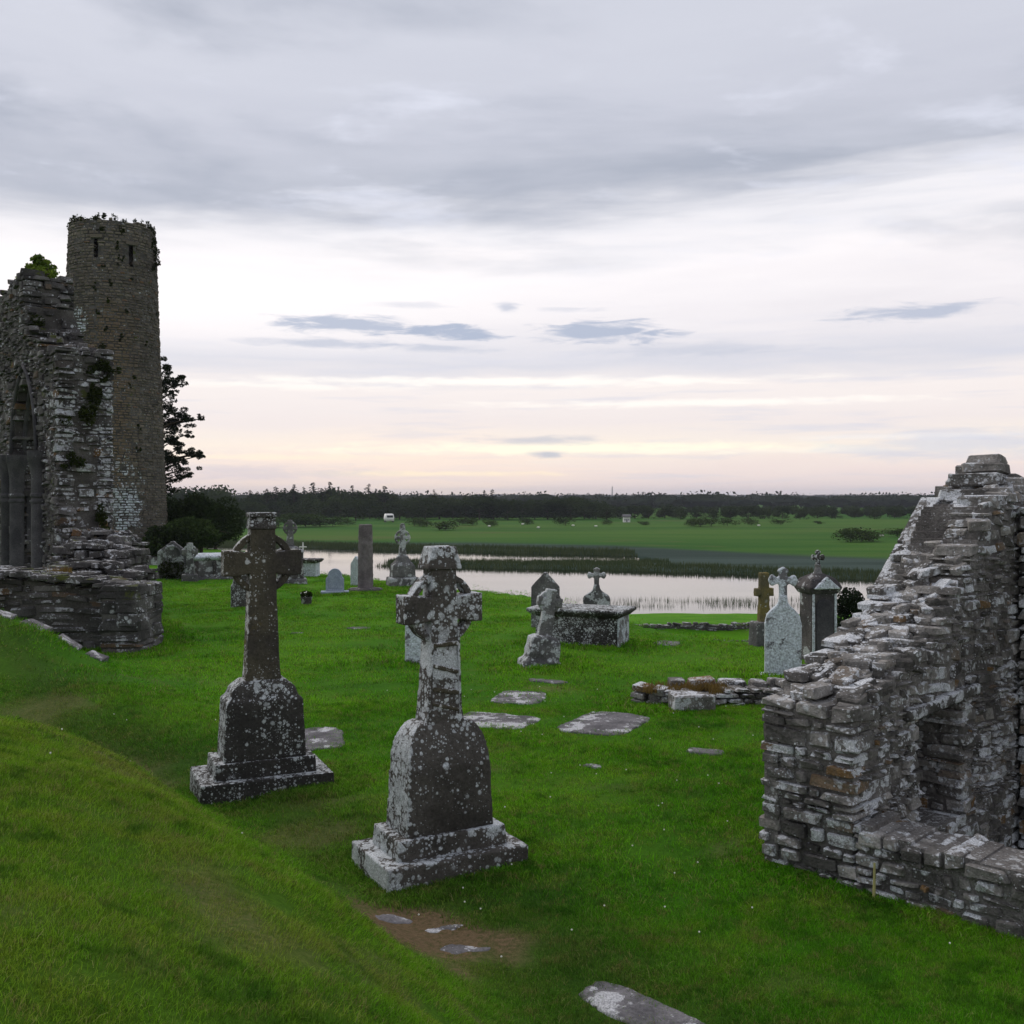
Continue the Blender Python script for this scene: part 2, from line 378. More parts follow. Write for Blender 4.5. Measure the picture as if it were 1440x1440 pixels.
M['wallLow'] = stone_mat('low_wall_stone', (.05, .048, .047), (.13, .125, .122), lich=.48, ls=11, up=.42, per=.35, brown=.08, moss=.06, coarse=1.5, bump=.9, lcol=(.56, .58, .61))
M['tower'] = stone_mat('tower_stone', (.090, .078, .066), (.148, .128, .104), lich=.0, ls=3.2, up=0, per=.28, brown=.05, bcol=(.15, .085, .05), coarse=.35, bump=.6, moss=.0, pd=.04,
                       patches=[(-18.0, 47.8, -.6, 1.3, 1.9), (-18.3, 47.8, -2.1, 1.0, 1.2), (-20.5, 47.8, 8.3, 1.1, 1.7), (-18.5, 47.8, 1.0, 2.2, .8)], streak=(-19.0, 47.5, 3.5, 1.35, 6.5, (.15, .112, .078), .85), lcol=(.62, .68, .75))
M['column'] = stone_mat('smooth_column_stone', (.045, .045, .050), (.085, .083, .088), lich=.05, ls=8, per=0, bump=.3)

def leaf_mat(name, c1, c2, sc=1.5, trans=.25):
    m_, t = newmat(name)
    g = t.n('ShaderNodeNewGeometry'); oi = t.n('ShaderNodeObjectInfo')
    n1, _ = t.noise(g.outputs['Position'], sc, 3, .6)
    f = t.m('FRACT', t.m('ADD', g.outputs['Random Per Island'], oi.outputs['Random']))
    col = t.mix(t.m('MULTIPLY', t.m('ADD', t.mr(n1, .3, .7), f), .5), c1, c2)
    b = t.n('ShaderNodeBsdfDiffuse', {'Color': col})
    tr = t.n('ShaderNodeBsdfTranslucent', {'Color': col})
    mx = t.n('ShaderNodeMixShader', {0: trans, 1: b.outputs[0], 2: tr.outputs[0]})
    t.n('ShaderNodeOutputMaterial', {'Surface': mx.outputs[0]})
    return m_
M['ivy'] = leaf_mat('ivy_leaves', (.015, .025, .008), (.04, .05, .012))
M['pine'] = leaf_mat('pine_needles', (.010, .016, .010), (.022, .032, .014), .8)
M['fir'] = leaf_mat('conifer_needles', (.012, .018, .013), (.026, .036, .018), .2)
M['tree'] = leaf_mat('broad_leaves', (.012, .022, .011), (.044, .064, .020), .09)
M['bush'] = leaf_mat('bush_leaves', (.025, .045, .018), (.06, .09, .025), .25)
M['wallshrub'] = leaf_mat('shrub_leaves', (.03, .07, .01), (.16, .22, .03), 3)
M['reed'] = leaf_mat('reed_blades', (.035, .06, .025), (.09, .11, .05), .5)
M['dry'] = leaf_mat('dry_grass', (.12, .085, .03), (.22, .15, .05), 3)
def plain(name, c, rough=.8, var=.25, sc=8):
    m_, t = newmat(name)
    g = t.n('ShaderNodeNewGeometry'); n1, _ = t.noise(g.outputs['Position'], sc, 4, .6)
    col = t.mix(t.mr(n1, .3, .7), tuple(v*(1-var) for v in c), tuple(v*(1+var) for v in c))
    bp = t.n('ShaderNodeBump', {'Strength': .3, 'Distance': .02, 'Height': n1})
    principled(t, col, rough, bp.outputs[0]); return m_
M['bark'] = plain('bark', (.05, .038, .03), .9, .4)
M['white'] = plain('white_paint', (.75, .75, .74), .6, .08)
M['roofdark'] = plain('slate_roof', (.08, .08, .09), .7)
M['glass'] = plain('dark_window', (.03, .035, .04), .2, .1)
M['steel'] = plain('galvanised_steel', (.3, .31, .33), .5)
M['wood'] = plain('yellow_wood', (.34, .32, .13), .8)
M['flower'] = plain('white_flower', (.75, .75, .68), .8, .1)
M['leafgreen'] = plain('pot_leaves', (.02, .035, .015), .8)

# ground
def ground_mat():
    m_, t = newmat('grass_ground')
    g = t.n('ShaderNodeNewGeometry'); pos = g.outputs['Position']
    dry = t.n('ShaderNodeAttribute', attribute_name='dry').outputs['Fac']  # dry patches plus the painted lit rim of the bank crest
    marsh = t.n('ShaderNodeAttribute', attribute_name='marsh').outputs['Fac']
    farf = t.n('ShaderNodeAttribute', attribute_name='far').outputs['Fac']
    bank = t.n('ShaderNodeAttribute', attribute_name='bank').outputs['Fac']
    n1, _ = t.noise(pos, .35, 4, .6); n2, _ = t.noise(pos, 2.6, 5, .65); n3, _ = t.noise(pos, 28, 4, .7); n4, _ = t.noise(pos, 140, 3, .6)
    n5, _ = t.noise(t.vm('MULTIPLY', pos, (.25, 1, 1)), .045, 5, .6)
    col = t.mix(t.mr(n1, .35, .65), (.055, .19, .008), (.095, .25, .012))
    col = t.mix(t.m('MULTIPLY', t.mr(n2, .5, .72), .55), col, (.13, .20, .022))
    n6, _ = t.noise(t.vm('ADD', pos, (31, 7, 0)), 1.1, 5, .62)
    col = t.mix(t.m('MULTIPLY', bank, .45), col, (.12, .20, .02))
    col = t.mix(t.mr(n6, .54, .70, 0, .5), col, (.035, .12, .010))
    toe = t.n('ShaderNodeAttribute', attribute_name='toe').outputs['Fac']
    col = t.mix(t.m('MULTIPLY', toe, .7), col, (.05, .08, .022))  # shade beyond the bank put into the ground colour as dark olive
    col = t.mix(t.m('MULTIPLY', dry, t.mr(n3, .3, .7, .45, 1.0)), col, (.23, .165, .095))
    k = t.m('MULTIPLY', t.mr(n3, .25, .75, .6, 1.35, False), t.mr(n4, .25, .75, .65, 1.3, False))
    col = t.mix(t.m('SUBTRACT', 1.0, t.m('MULTIPLY', farf, .75)), col, t.mix(1.0, col, t.n('ShaderNodeCombineColor', {0: k, 1: k, 2: k}).outputs[0], 'MULTIPLY'))
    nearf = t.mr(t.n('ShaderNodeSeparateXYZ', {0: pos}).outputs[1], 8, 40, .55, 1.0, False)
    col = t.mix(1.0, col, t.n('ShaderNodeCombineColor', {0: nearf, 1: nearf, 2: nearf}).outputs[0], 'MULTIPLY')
    fc = t.mix(t.mr(n5, .36, .64), (.022, .085, .009), (.052, .115, .016))
    fc = t.mix(t.mr(t.noise(t.vm('MULTIPLY', pos, (.3, 1, 1)), .11, 6, .7)[0], .56, .66, 0, .6), fc, (.085, .09, .032))
    col = t.mix(farf, col, fc)
    mc = t.mix(t.mr(t.noise(t.vm('MULTIPLY', pos, (.12, 1, 1)), .16, 5, .6)[0], .4, .6), (.024, .042, .034), (.042, .066, .056))  # dark reed tones, with low bluish mist put into the colour
    col = t.mix(marsh, col, mc)
    hb = t.m('ADD', t.m('MULTIPLY', n2, 1.2), t.m('ADD', t.m('MULTIPLY', n3, .6), t.m('MULTIPLY', n4, .3)))
    bp = t.n('ShaderNodeBump', {'Strength': .6, 'Distance': .05, 'Height': hb})
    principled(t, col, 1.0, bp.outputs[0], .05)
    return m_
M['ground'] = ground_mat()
def grass_mat():
    m_, t = newmat('grass_blades')
    g = t.n('ShaderNodeNewGeometry'); pos = g.outputs['Position']
    dry = t.n('ShaderNodeAttribute', attribute_name='dry', attribute_type='INSTANCER').outputs['Fac']  # dry patches plus the painted lit rim, on the blades
    bank = t.n('ShaderNodeAttribute', attribute_name='bank', attribute_type='INSTANCER').outputs['Fac']
    n1, _ = t.noise(pos, .35, 4, .6); n2, _ = t.noise(pos, 2.6, 5, .65)
    r = g.outputs['Random Per Island']; oi = t.n('ShaderNodeObjectInfo').outputs['Random']
    col = t.mix(t.mr(n1, .35, .65), (.080, .27, .009), (.15, .37, .016))
    col = t.mix(t.m('MULTIPLY', t.mr(n2, .48, .72), .6), col, (.23, .36, .03))
    col = t.mix(t.m('MULTIPLY', bank, t.mr(n2, .3, .7, .3, .9)), col, (.20, .30, .028))
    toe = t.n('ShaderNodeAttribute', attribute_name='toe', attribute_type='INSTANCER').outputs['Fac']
    col = t.mix(t.m('MULTIPLY', toe, t.mr(n2, .3, .7, .55, .9)), col, (.065, .105, .028))  # same painted shade at the bank foot, on the blades
    col = t.mix(t.m('MULTIPLY', dry, t.mr(r, .2, .8, .4, 1)), col, (.24, .18, .07))
    col = t.mix(t.mr(r, .88, .91, 0, .8), col, (.27, .25, .11))
    n6, _ = t.noise(t.vm('ADD', pos, (31, 7, 0)), 1.1, 5, .62); n7, _ = t.noise(pos, 6.5, 4, .65)
    col = t.mix(t.mr(n6, .54, .70, 0, .6), col, (.04, .14, .010))
    col = t.mix(t.m('MULTIPLY', t.mr(n7, .50, .62, 0, .95), t.mr(r, .2, .7)), col, (.22, .20, .07))
    col = t.mix(t.mr(t.noise(t.vm('ADD', pos, (3, 57, 0)), 4.2, 4, .65)[0], .53, .64, 0, .7), col, (.03, .105, .010))
    k = t.mr(t.m('FRACT', t.m('MULTIPLY', r, 17.3)), 0, 1, .35, 1.55, False)
    col = t.mix(1.0, col, t.n('ShaderNodeCombineColor', {0: k, 1: k, 2: k}).outputs[0], 'MULTIPLY')
    b = t.n('ShaderNodeBsdfDiffuse', {'Color': col}); tr = t.n('ShaderNodeBsdfTranslucent', {'Color': col})
    mx = t.n('ShaderNodeMixShader', {0: .35, 1: b.outputs[0], 2: tr.outputs[0]})
    t.n('ShaderNodeOutputMaterial', {'Surface': mx.outputs[0]})
    return m_
M['grass'] = grass_mat()
def water_mat():
    m_, t = newmat('river_water')
    g = t.n('ShaderNodeNewGeometry')
    n1, _ = t.noise(t.vm('MULTIPLY', g.outputs['Position'], (.5, 1.6, 1)), 1.6, 3, .5)
    n2, _ = t.noise(t.vm('MULTIPLY', g.outputs['Position'], (.02, .12, 1)), 1.0, 3, .5)
    bp = t.n('ShaderNodeBump', {'Strength': .10, 'Distance': .02, 'Height': n1})
    b = principled(t, (.012, .016, .016), t.mr(n2, .4, .65, .03, .09), bp.outputs[0], .5)
    b.inputs['IOR'].default_value = 1.42
    return m_
M['water'] = water_mat()

# ------------------------------------------------------------------ ground sheet
LEDGERS = []   # (cx, cy, a, b, rot) ellipses that keep the grass off
def edge_dist_line(x, y): return 0
def build_ground():
    na = 640
    front = np.linspace(-42, 42, 460, endpoint=False)
    rest = np.linspace(42, 318, na-460, endpoint=False)
    ang = np.radians(np.concatenate([front, rest]))
    na = len(ang)
    rr = [0.0]; r_ = .5
    rr = [.5]
    while rr[-1] < 4300: rr.append(rr[-1]*(1.017 if rr[-1] < 150 else 1.03) + (.0 if rr[-1] > 4 else .02))
    rr = np.array(rr)
    Rg, Ag = np.meshgrid(rr, ang, indexing='ij')
    xs, ys = Rg*np.sin(Ag), Rg*np.cos(Ag)
    zs = height(xs, ys)
    nr = len(rr)
    V = np.column_stack([xs.ravel(), ys.ravel(), zs.ravel()])
    V = np.vstack([V, [[0, 0, H(0, 0)]]])
    i = np.arange(nr-1)[:, None]*na; j = np.arange(na)[None, :]; j2 = (j+1) % na
    F = np.stack([i+j, i+na+j, i+na+j2, i+j2], -1).reshape(-1, 4)
    me = bpy.data.meshes.new('ground')
    nf = len(F); tri = np.stack([np.full(na, nr*na), np.arange(na), (np.arange(na)+1) % na], -1)
    me.vertices.add(len(V)); me.vertices.foreach_set('co', V.ravel())
    me.loops.add(nf*4+len(tri)*3); me.loops.foreach_set('vertex_index', np.concatenate([F[:, ::-1].ravel(), tri[:, ::-1].ravel()]))
    me.polygons.add(nf+len(tri))
    me.polygons.foreach_set('loop_start', np.concatenate([np.arange(nf)*4, nf*4+np.arange(len(tri))*3]))
    me.polygons.foreach_set('loop_total', np.concatenate([np.full(nf, 4), np.full(len(tri), 3)]))
    me.polygons.foreach_set('use_smooth', np.ones(nf+len(tri), bool))
    me.update(calc_edges=True); me.validate()
    for nm, fn in (('dry', dry_and_lit_rim), ('marsh', marshness), ('far', lambda x, y: sst(60, 75, y)), ('bank', bankness), ('toe', toe_shade)):
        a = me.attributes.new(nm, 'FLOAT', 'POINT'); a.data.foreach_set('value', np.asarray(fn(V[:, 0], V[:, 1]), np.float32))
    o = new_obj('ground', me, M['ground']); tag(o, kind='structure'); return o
DRY = [(-1.3, 4.6, 1.0, .28, -1.0, .6), (-3.0, 7.6, 1.1, .3, -.9, .6), (-5.6, 11.2, 1.4, .5, -.85, .8), (-1.9, 9.1, .7, .5, .3, .5), (-2.3, 7.6, 1.0, .4, -.8, .5), (-6.3, 14.0, .8, .9, 0, .5), (-4.75, 11.7, 1.5, .75, -.75, 1.0), (-3.9, 9.9, .8, .4, -.7, .5), (-.70, 7.12, .98, .52, -.72, 1.5), (-1.9, 10.1, .5, .2, .3, .4), (-3.3, 10.7, .35, .2, .3, .6), (-2.7, 4.6, .5, .12, -.7, .4),
       (2.15, 15.0, .9, .25, 0, .8), (-.2, 5.2, .35, .12, -.8, .5), (-.3, 12.2, .6, .3, 0, .35), (.6, 16.2, .55, .3, -.3, .6), (1.0, 10.6, .5, .2, -.4, .3), (1.8, 8.6, .3, .25, 0, .45), (-1.9, 5.6, .7, .12, -.8, .5), (-1.1, 7.4, .5, .15, -.8, .4)]
def dry_and_lit_rim(x, y):
    v = np.zeros_like(np.asarray(x, float))
    for cx, cy, a, b, ro, am in DRY:
        c, s_ = math.cos(ro), math.sin(ro); u, w = (x-cx)*c+(y-cy)*s_, -(x-cx)*s_+(y-cy)*c
        q = np.sqrt((u/a)**2+(w/b)**2)+.9*fbm(x*3, y*3, 3, 11)
        v = np.maximum(v, am*sst(1.15, .4, q))
    dd = bank_dt(x, y)[0]; v = np.maximum(v, .6*np.exp(-((dd-1.25)/.35)**2)*sst(-.05, .25, fbm(x*1.7, y*1.7, 3, 61)))  # lit rim of the bank crest, painted as broken straw tint
    v = np.maximum(v, .4*sst(.2, .34, fbm(x*1.6, y*1.6, 4, 21)))
    return v
def marshness(x, y):
    # dark wet reed meadow between the river and the green pasture
    b = np.interp(x, [-60, -15, -5, 0, 12, 27, 50, 90], [128, 132, 133, 130, 124, 104, 84, 76])+6*fbm(x*.05, y*.05, 3, 31)
    return sst(72, 76, y)*sst(b+5, b-5, y)
def bankness(x, y):
    dd = bank_dt(x, y)[0]+1.6*fbm(x*.8, y*.8, 3, 51); return sst(-.1, 1.9, dd)
def toe_shade(x, y):
    dd, t = bank_dt(x, y); dd = dd+1.2*fbm(x*.9, y*.9, 3, 53); return .8*np.exp(-((dd+.75)/.8)**2)*sst(2, 5, t)  # mask of the painted shade band at the bank foot
build_ground()
wm_ = bpy.data.meshes.new('river')
wm_.from_pydata([(-700, 36, -6.0), (500, 36, -6.0), (500, 190, -6.0), (-700, 190, -6.0)], [], [(0, 1, 2, 3)])
tag(new_obj('river', wm_, M['water']), kind='structure')


# ------------------------------------------------------------------ rubble masonry
def stone_geo(r):
    """an irregular quarried stone in a unit box, 44 triangles"""
    bev = [r.uniform(.04, .12) for _ in range(3)]
    corners = {}
    tp = [r.uniform(.82, 1.0) for _ in range(4)]
    vs = []; idx = {}
    for cx in (-1, 1):
        for cy in (-1, 1):
            for cz in (-1, 1):
                j = Vector((r.uniform(-.06, .04), r.uniform(-.05, .05), r.uniform(-.09, .05)))
                q = Vector((cx*(.5+j.x), cy*(.5+j.y), cz*(.5+j.z)))
                if cz > 0: q.x *= tp[0]
                if cx > 0: q.z *= tp[1]
                bb = [b*r.uniform(.6, 1.6) for b in bev]
                for ax in range(3):
                    v = q.copy()
                    for k in range(3):
                        if k != ax: v[k] -= (cx, cy, cz)[k]*bb[k]
                    idx[(cx, cy, cz, ax)] = len(vs); vs.append(v)
    fs = []
    for ax in range(3):
        o1, o2 = [(1, 2), (2, 0), (0, 1)][ax]
        for sg in (-1, 1):
            loop = []
            for a, b in ((-1, -1), (1, -1), (1, 1), (-1, 1)):
                c = [0, 0, 0]; c[ax] = sg; c[o1] = a; c[o2] = b
                loop.append(idx[(*c, ax)])
            fs.append(tuple(loop if sg > 0 else loop[::-1]))
    for ax in range(3):          # edges parallel to ax
        o1, o2 = [(1, 2), (2, 0), (0, 1)][ax]
        for a in (-1, 1):
            for b in (-1, 1):
                c0 = [0, 0, 0]; c0[ax] = -1; c0[o1] = a; c0[o2] = b
                c1 = list(c0); c1[ax] = 1
                fs.append((idx[(*c0, o1)], idx[(*c1, o1)], idx[(*c1, o2)], idx[(*c0, o2)]))
    for cx in (-1, 1):
        for cy in (-1, 1):
            for cz in (-1, 1): fs.append(tuple(idx[(cx, cy, cz, k)] for k in range(3)))
    bm = bmesh.new()
    bv = [bm.verts.new(v) for v in vs]
    for f in fs: bm.faces.new([bv[i] for i in f])
    bmesh.ops.recalc_face_normals(bm, faces=bm.faces)
    vs = [tuple(v.co) for v in bm.verts]; fs = [tuple(v.index for v in f.verts) for f in bm.faces] if not bm.verts.index_update() else 0
    bm.free()
    return np.array(vs), fs
SG = [stone_geo(random.Random(100+i)) for i in range(26)]
_meshes = {}
def stone_mesh(k, mat):
    key = (k, mat)
    if key not in _meshes:
        me = bpy.data.meshes.new('stone'); me.from_pydata([tuple(v) for v in SG[k][0]], [], SG[k][1]); me.update(); me.materials.append(M[mat]); _meshes[key] = me
    return _meshes[key]

def leaf(out, O, U, N, L, top, depth=.35, ch=(.08, .19), cw=(.14, .5), hole=None, v0=-.25, r=None, proud=.02, wav=.02, gap=.012, tilt=2.0, u0=0.0, dj=.0):
    """lay one face of a wall: courses of stones from O along U, facing N"""
    r = r or rng; O, U, N = Vector(O), Vector(U).normalized(), Vector(N).normalized()
    tm = max(top(u0+(L-u0)*i/60) for i in range(61)); v = v0; ci = 0
    ph = r.uniform(0, 9)
    while v < tm:
        h = r.uniform(*ch)
        if r.random() < .18: h *= .6
        u = u0-r.uniform(0, .04)
        while u < L-.03:
            w = r.uniform(cw[0], cw[1])*(.7+.6*h/ch[1])
            if L-(u+w) < cw[0]*.8: w = L-u+r.uniform(-.01, .03)
            uc = u+w/2; vc = v+h/2+wav*math.sin(uc*2.1+ph+v)+wav*.6*math.sin(uc*5.3+ph*2)
            if vc-h*.15 < top(min(max(uc, u0), L)) and not (hole and hole(uc, vc)):
                parts = [(uc, vc, w, h)]
                if h > .13 and r.random() < .25:
                    f = r.uniform(.35, .65); parts = [(uc, vc-h/2+h*f/2, w, h*f), (uc, vc-h/2+h*f+h*(1-f)/2, w, h*(1-f))]
                elif w > .3 and r.random() < .12:
                    parts = [(uc-w*.2, vc, w*.58, h), (uc+w*.3, vc-h*.22, w*.38, h*.5), (uc+w*.3, vc+h*.25, w*.38, h*.46)]
                for (a, b, ww, hh) in parts:
                    dd = depth*r.uniform(.86, 1.0)
                    pr = r.uniform(-proud, proud)
                    p = O+U*a+Vector((0, 0, b))-N*(dd/2-pr)
                    out.append((p, U, N, (ww-gap*r.uniform(.5, 1.8), dd, hh-gap*r.uniform(.4, 1.5)), r.randrange(26), R(r.gauss(0, tilt)), R(r.gauss(0, tilt*.7))))
            u += w
        v += h; ci += 1
    return out
def stone_matrix(s):
    p, U, N, d_, k, t1, t2 = s
    B = Matrix((U, -N, Vector((0, 0, 1)))).transposed().to_4x4()
    return Matrix.Translation(p) @ B @ Matrix.Rotation(t1, 4, 'Y') @ Matrix.Rotation(t2, 4, 'Z') @ Matrix.Diagonal((*d_, 1))
def lay(root, stones, mat, limit=300, fillname='rubble_fill'):
    def score(s):
        p, U, N, d_ = s[:4]; D = max(p.length, 1); f = max(N.dot(-p)/D, 0)+.12
        e = Vector((0, 0, 1))
        inview = 1 if p.y > .5 and abs(p.x/p.y) < .54 and -.56 < p.z/p.y < .52 else .05
        return d_[0]*d_[2]*f/D**2*inview
    st = sorted(stones, key=score, reverse=True)
    inv = root.matrix_world.inverted()
    for s in st[:limit]:
        o = bpy.data.objects.new('stone', stone_mesh(s[4], mat)); COL.objects.link(o); o.parent = root
        o.matrix_local = Matrix.Translation(-root.location) @ stone_matrix(s)
    rest = st[limit:]
    if rest:
        vs, fs, o_ = [], [], 0
        for s in rest:
            m_ = np.array(stone_matrix(s)); g, f = SG[s[4]]
            vs.append(g @ m_[:3, :3].T+m_[:3, 3]-np.array(root.location)); fs += [tuple(i+o_ for i in q) for q in f]; o_ += len(g)
        me = bpy.data.meshes.new(fillname); me.from_pydata(np.vstack(vs).tolist(), [], fs); me.update()
        ob = new_obj(fillname, me, M[mat], root); ob['kind'] = 'stuff'
def core(root, O, U, N, L, th, top, mat, hole=None, v0=-.4, step=.1, rec=.04, cut=.05, u0=0.0):
    """mortar heart of the wall, set back behind the stones"""
    O, U, N = Vector(O), Vector(U).normalized(), Vector(N).normalized(); mb = MB()
    n = max(2, int((L-u0)/step)); w = (L-u0-2*rec)/n
    for i in range(n):
        a = u0+rec+i*w; c = a+w/2; tp = top(c)-cut
        segs = []
        if hole:
            v = v0; cur = None; dv = .04
            while v < tp:
                h_ = hole(c, v)
                if not h_ and cur is None: cur = v
                if h_ and cur is not None: segs.append((cur, v)); cur = None
                v += dv
            if cur is not None: segs.append((cur, tp))
        else: segs = [(v0, tp)]
        for (b, t_) in segs:
            if t_-b < .03: continue
            pts = []
            for z_ in (b, t_):
                for (uu, nn) in ((a, -rec), (a+w, -rec), (a+w, -th+rec), (a, -th+rec)):
                    pts.append(O+U*uu+N*nn+Vector((0, 0, z_))-root.location)
            mb.add(pts, [(3, 2, 1, 0), (4, 5, 6, 7), (0, 1, 5, 4), (1, 2, 6, 5), (2, 3, 7, 6), (3, 0, 4, 7)])
    return mb.build('mortar_core', M[mat], root)
def prof(*pts, jag=0.0, seed=0, step=.22):
    xs = [p[0] for p in pts]; ys = [p[1] for p in pts]; rr = random.Random(seed); tab = [rr.uniform(-1, 1) for _ in range(400)]
    return lambda u: float(np.interp(u, xs, ys))+jag*tab[int(u/step) % 400]
def scatter(blobs, seed, k=6):
    r = random.Random(seed); out = []
    for (c, rad, n) in blobs:
        for q in range(k):
            f = r.uniform(.25, .6); out.append(((c[0]+r.gauss(0, rad[0]*.5), c[1]+r.gauss(0, rad[1]*.4), c[2]+r.gauss(-rad[2]*.15, rad[2]*.5)), tuple(v*f for v in rad), int(n*1.1/k)))
    return out
def leaf_cloud(name, mat, blobs, size=.05, parent=None, seed=1, aspect=.55, loc=None):
    """many small leaf faces spread through volumes: (centre, radii, count)"""
    r = np.random.RandomState(seed); P = []
    for (c, rad, n) in blobs:
        q = r.normal(size=(n, 3)); q /= np.linalg.norm(q, axis=1)[:, None]; q *= (r.uniform(.25, 1, n)**.45)[:, None]
        P.append(q*np.array(rad)+np.array(c))
    P = np.vstack(P); n = len(P)
    a = r.normal(size=(n, 3)); a /= np.linalg.norm(a, axis=1)[:, None]
    b = r.normal(size=(n, 3)); b = np.cross(a, b); b /= np.linalg.norm(b, axis=1)[:, None]
    s_ = size*r.uniform(.6, 1.4, n)[:, None]
    V = np.stack([P-a*s_, P+b*s_*aspect, P+a*s_, P-b*s_*aspect], 1).reshape(-1, 3)
    if loc is not None: V = V-np.array(loc)
    me = bpy.data.meshes.new(name); me.from_pydata(V.tolist(), [], np.arange(n*4).reshape(-1, 4).tolist()); me.update()
    return new_obj(name, me, M[mat] if mat else None, parent)

# ---------------- right-hand ruin: gable wall, low front wall, far side wall
Cc = Vector((2.04, 8.39, 0)); U1 = Vector((1, -1, 0)).normalized(); U2 = Vector((1, 1, 0)).normalized()
GZ = -3.0
root = thing('ruined_gable_wall', 'tall broken rubble gable wall with a dark square niche, right of the grass', 'ruined wall', (Cc.x, Cc.y, GZ))
root.matrix_world = Matrix.Translation(root.location)
O = Vector((Cc.x, Cc.y, GZ)); TH = .80
S2 = math.sqrt(2)
gtop = prof((0, 1.38), (.35, 1.48), (.62, 1.64), (1.2, 1.74), (1.6, 1.90), (1.9, 2.04), (2.2, 2.24), (2.7, 2.56), (3.2, 2.86), (3.55, 3.02), (3.8, 3.18), (4.1, 3.26), (4.5, 3.10), (4.9, 2.92), (5.4, 2.62), (6.4, 2.4), jag=.05, seed=4)
gtopi = prof((0, 1.36), (.5, 1.44), (1.0, 1.62), (1.5, 1.78), (1.9, 2.02), (2.3, 2.35), (2.6, 2.72), (2.85, 2.98), (3.1, 2.98), (3.35, 2.98), (3.8, 3.14), (4.2, 3.06), (4.6, 2.85), jag=.04, seed=5)
niche = lambda u, v: 1.20 < u < 2.10 and .10 < v < 1.15+(u-1.2)*.02
OI = O+U1*TH      # inner face line
GLEN = 3.5
st = []
r1 = random.Random(11)
leaf(st, OI, U2, U1, 4.4, gtopi, .40, ch=(.04, .155), cw=(.07, .27), hole=niche, r=r1, u0=.15, v0=-.78, proud=.02, gap=.026, tilt=4, wav=.035)
leaf(st, O, U2, -U1, 5.4, gtop, .22, r=r1, u0=.3)
# end of the gable, flush with the low wall's outer face
leaf(st, O, U1, -U2, TH+.02, prof((0, 1.40), (.3, 1.46), (.8, 1.36), jag=.03, seed=3), .34, ch=(.045, .155), cw=(.09, .32), r=r1, proud=.022, tilt=2.5, gap=.024, wav=.02)
# loose stones on the stepped, broken top
for i in range(330):
    s_ = r1.uniform(.1, 4.9); q = r1.uniform(.08, TH-.08)
    f = q/TH
    zt = gtop(s_)*(1-f)+gtopi(min(s_, 4.3))*f
    w = r1.uniform(.09, .30); h = r1.uniform(.05, .12)
    slp = math.degrees(math.atan((gtop(min(s_+.25, 5))-gtop(max(s_-.25, 0)))/.5))
    a = r1.uniform(-.7, .7)
    uu = (U2*math.cos(a)+U1*math.sin(a)); nn = Vector((uu.y, -uu.x, 0))
    st.append((O+U2*s_+U1*q+Vector((0, 0, zt+r1.uniform(-.07, .02))), uu, nn, (w, w*r1.uniform(.5, .9), h), r1.randrange(26), R(-slp*r1.uniform(.2, 1.0)+r1.gauss(0, 7)), R(r1.gauss(0, 6))))
# crowning stones of the peak
for (s_, q, z_, w, dd, h) in ((3.75, .35, 3.20, .46, .5, .14), (4.15, .38, 3.19, .42, .5, .15), (3.92, .34, 3.33, .38, .42, .12), (4.06, .30, 3.43, .26, .34, .10), (4.5, .35, 3.07, .42, .45, .14), (4.9, .4, 2.88, .38, .4, .14), (3.42, .32, 3.04, .36, .46, .13), (3.5, .6, 3.06, .30, .3, .12), (3.9, .62, 3.17, .34, .3, .12)):
    st.append((O+U2*s_+U1*q+Vector((0, 0, z_-.02)), U2, U1, (w, dd, h), r1.randrange(26), R(3), R(4)))
# niche linings: sill-level back stones and both jambs
nb = OI-U1*.56
leaf(st, nb, U2, U1, 2.30, lambda u: 1.25, .12, ch=(.08, .15), cw=(.2, .45), r=r1, u0=1.12, v0=-.1, proud=.01)
jm = []
leaf(st, OI+U2*2.10, -U1, -U2, .6, lambda u: 1.2, .2, ch=(.08, .15), cw=(.2, .3), r=r1, v0=.08, proud=.015)
leaf(st, OI+U2*1.20, -U1, U2, .6, lambda u: 1.2, .2, ch=(.08, .15), cw=(.2, .3), r=r1, v0=.08, proud=.015)
lay(root, st, 'wallR', 300)
nichec = lambda u, v: 1.2 < u < 2.10 and .1 < v < 1.15
gmin = lambda u: min(gtop(max(u-.0, 0)), gtopi(min(u, 4.3)))
core(root, O, U2, -U1, 5.0, .16, lambda u: gtop(u)-.02, 'mortarR', v0=-.4, rec=.02, step=.06)            # rear half, solid
core(root, OI, U2, U1, 4.35, .70, lambda u: gtopi(u)-.0, 'mortarR', hole=nichec, v0=-.9, u0=.02, rec=.03, step=.06)
mb = MB(); mb.box((0, 0, 0), (1.5, .62, .10))
lm = mb.build('lintel', M['wallR'], root); lm.matrix_local = Matrix.Translation(OI+U2*1.68-U1*.26+Vector((0, 0, 1.21))-root.location) @ Matrix.Rotation(R(45), 4, 'Z') @ Matrix.Rotation(R(-1.5), 4, 'Y')
lm['label'] = 'pale flat lintel slab over the niche'; wear(lm, .02, .008, .1)
# raking coping slabs on the outer edge
cop = []
for i in range(2):
    s0 = 2.10+i*.60; s1 = s0+.58
    z0, z1 = 1.90+(s0-1.9)*.78, 1.90+(s1-1.9)*.78
    mb = MB(); L_ = math.hypot(s1-s0, z1-z0); mb.box((0, 0, 0), (L_, .20, .09))
    c_ = mb.build('coping_slab', M['wallR'], root)
    c_.matrix_local = Matrix.Translation(O+U2*((s0+s1)/2)+U1*.03+Vector((0, 0, (z0+z1)/2))-root.location) @ Matrix.Rotation(R(45), 4, 'Z') @ Matrix.Rotation(-math.atan2(z1-z0, s1-s0), 4, 'Y')
    wear(c_, .02, .004, .1)

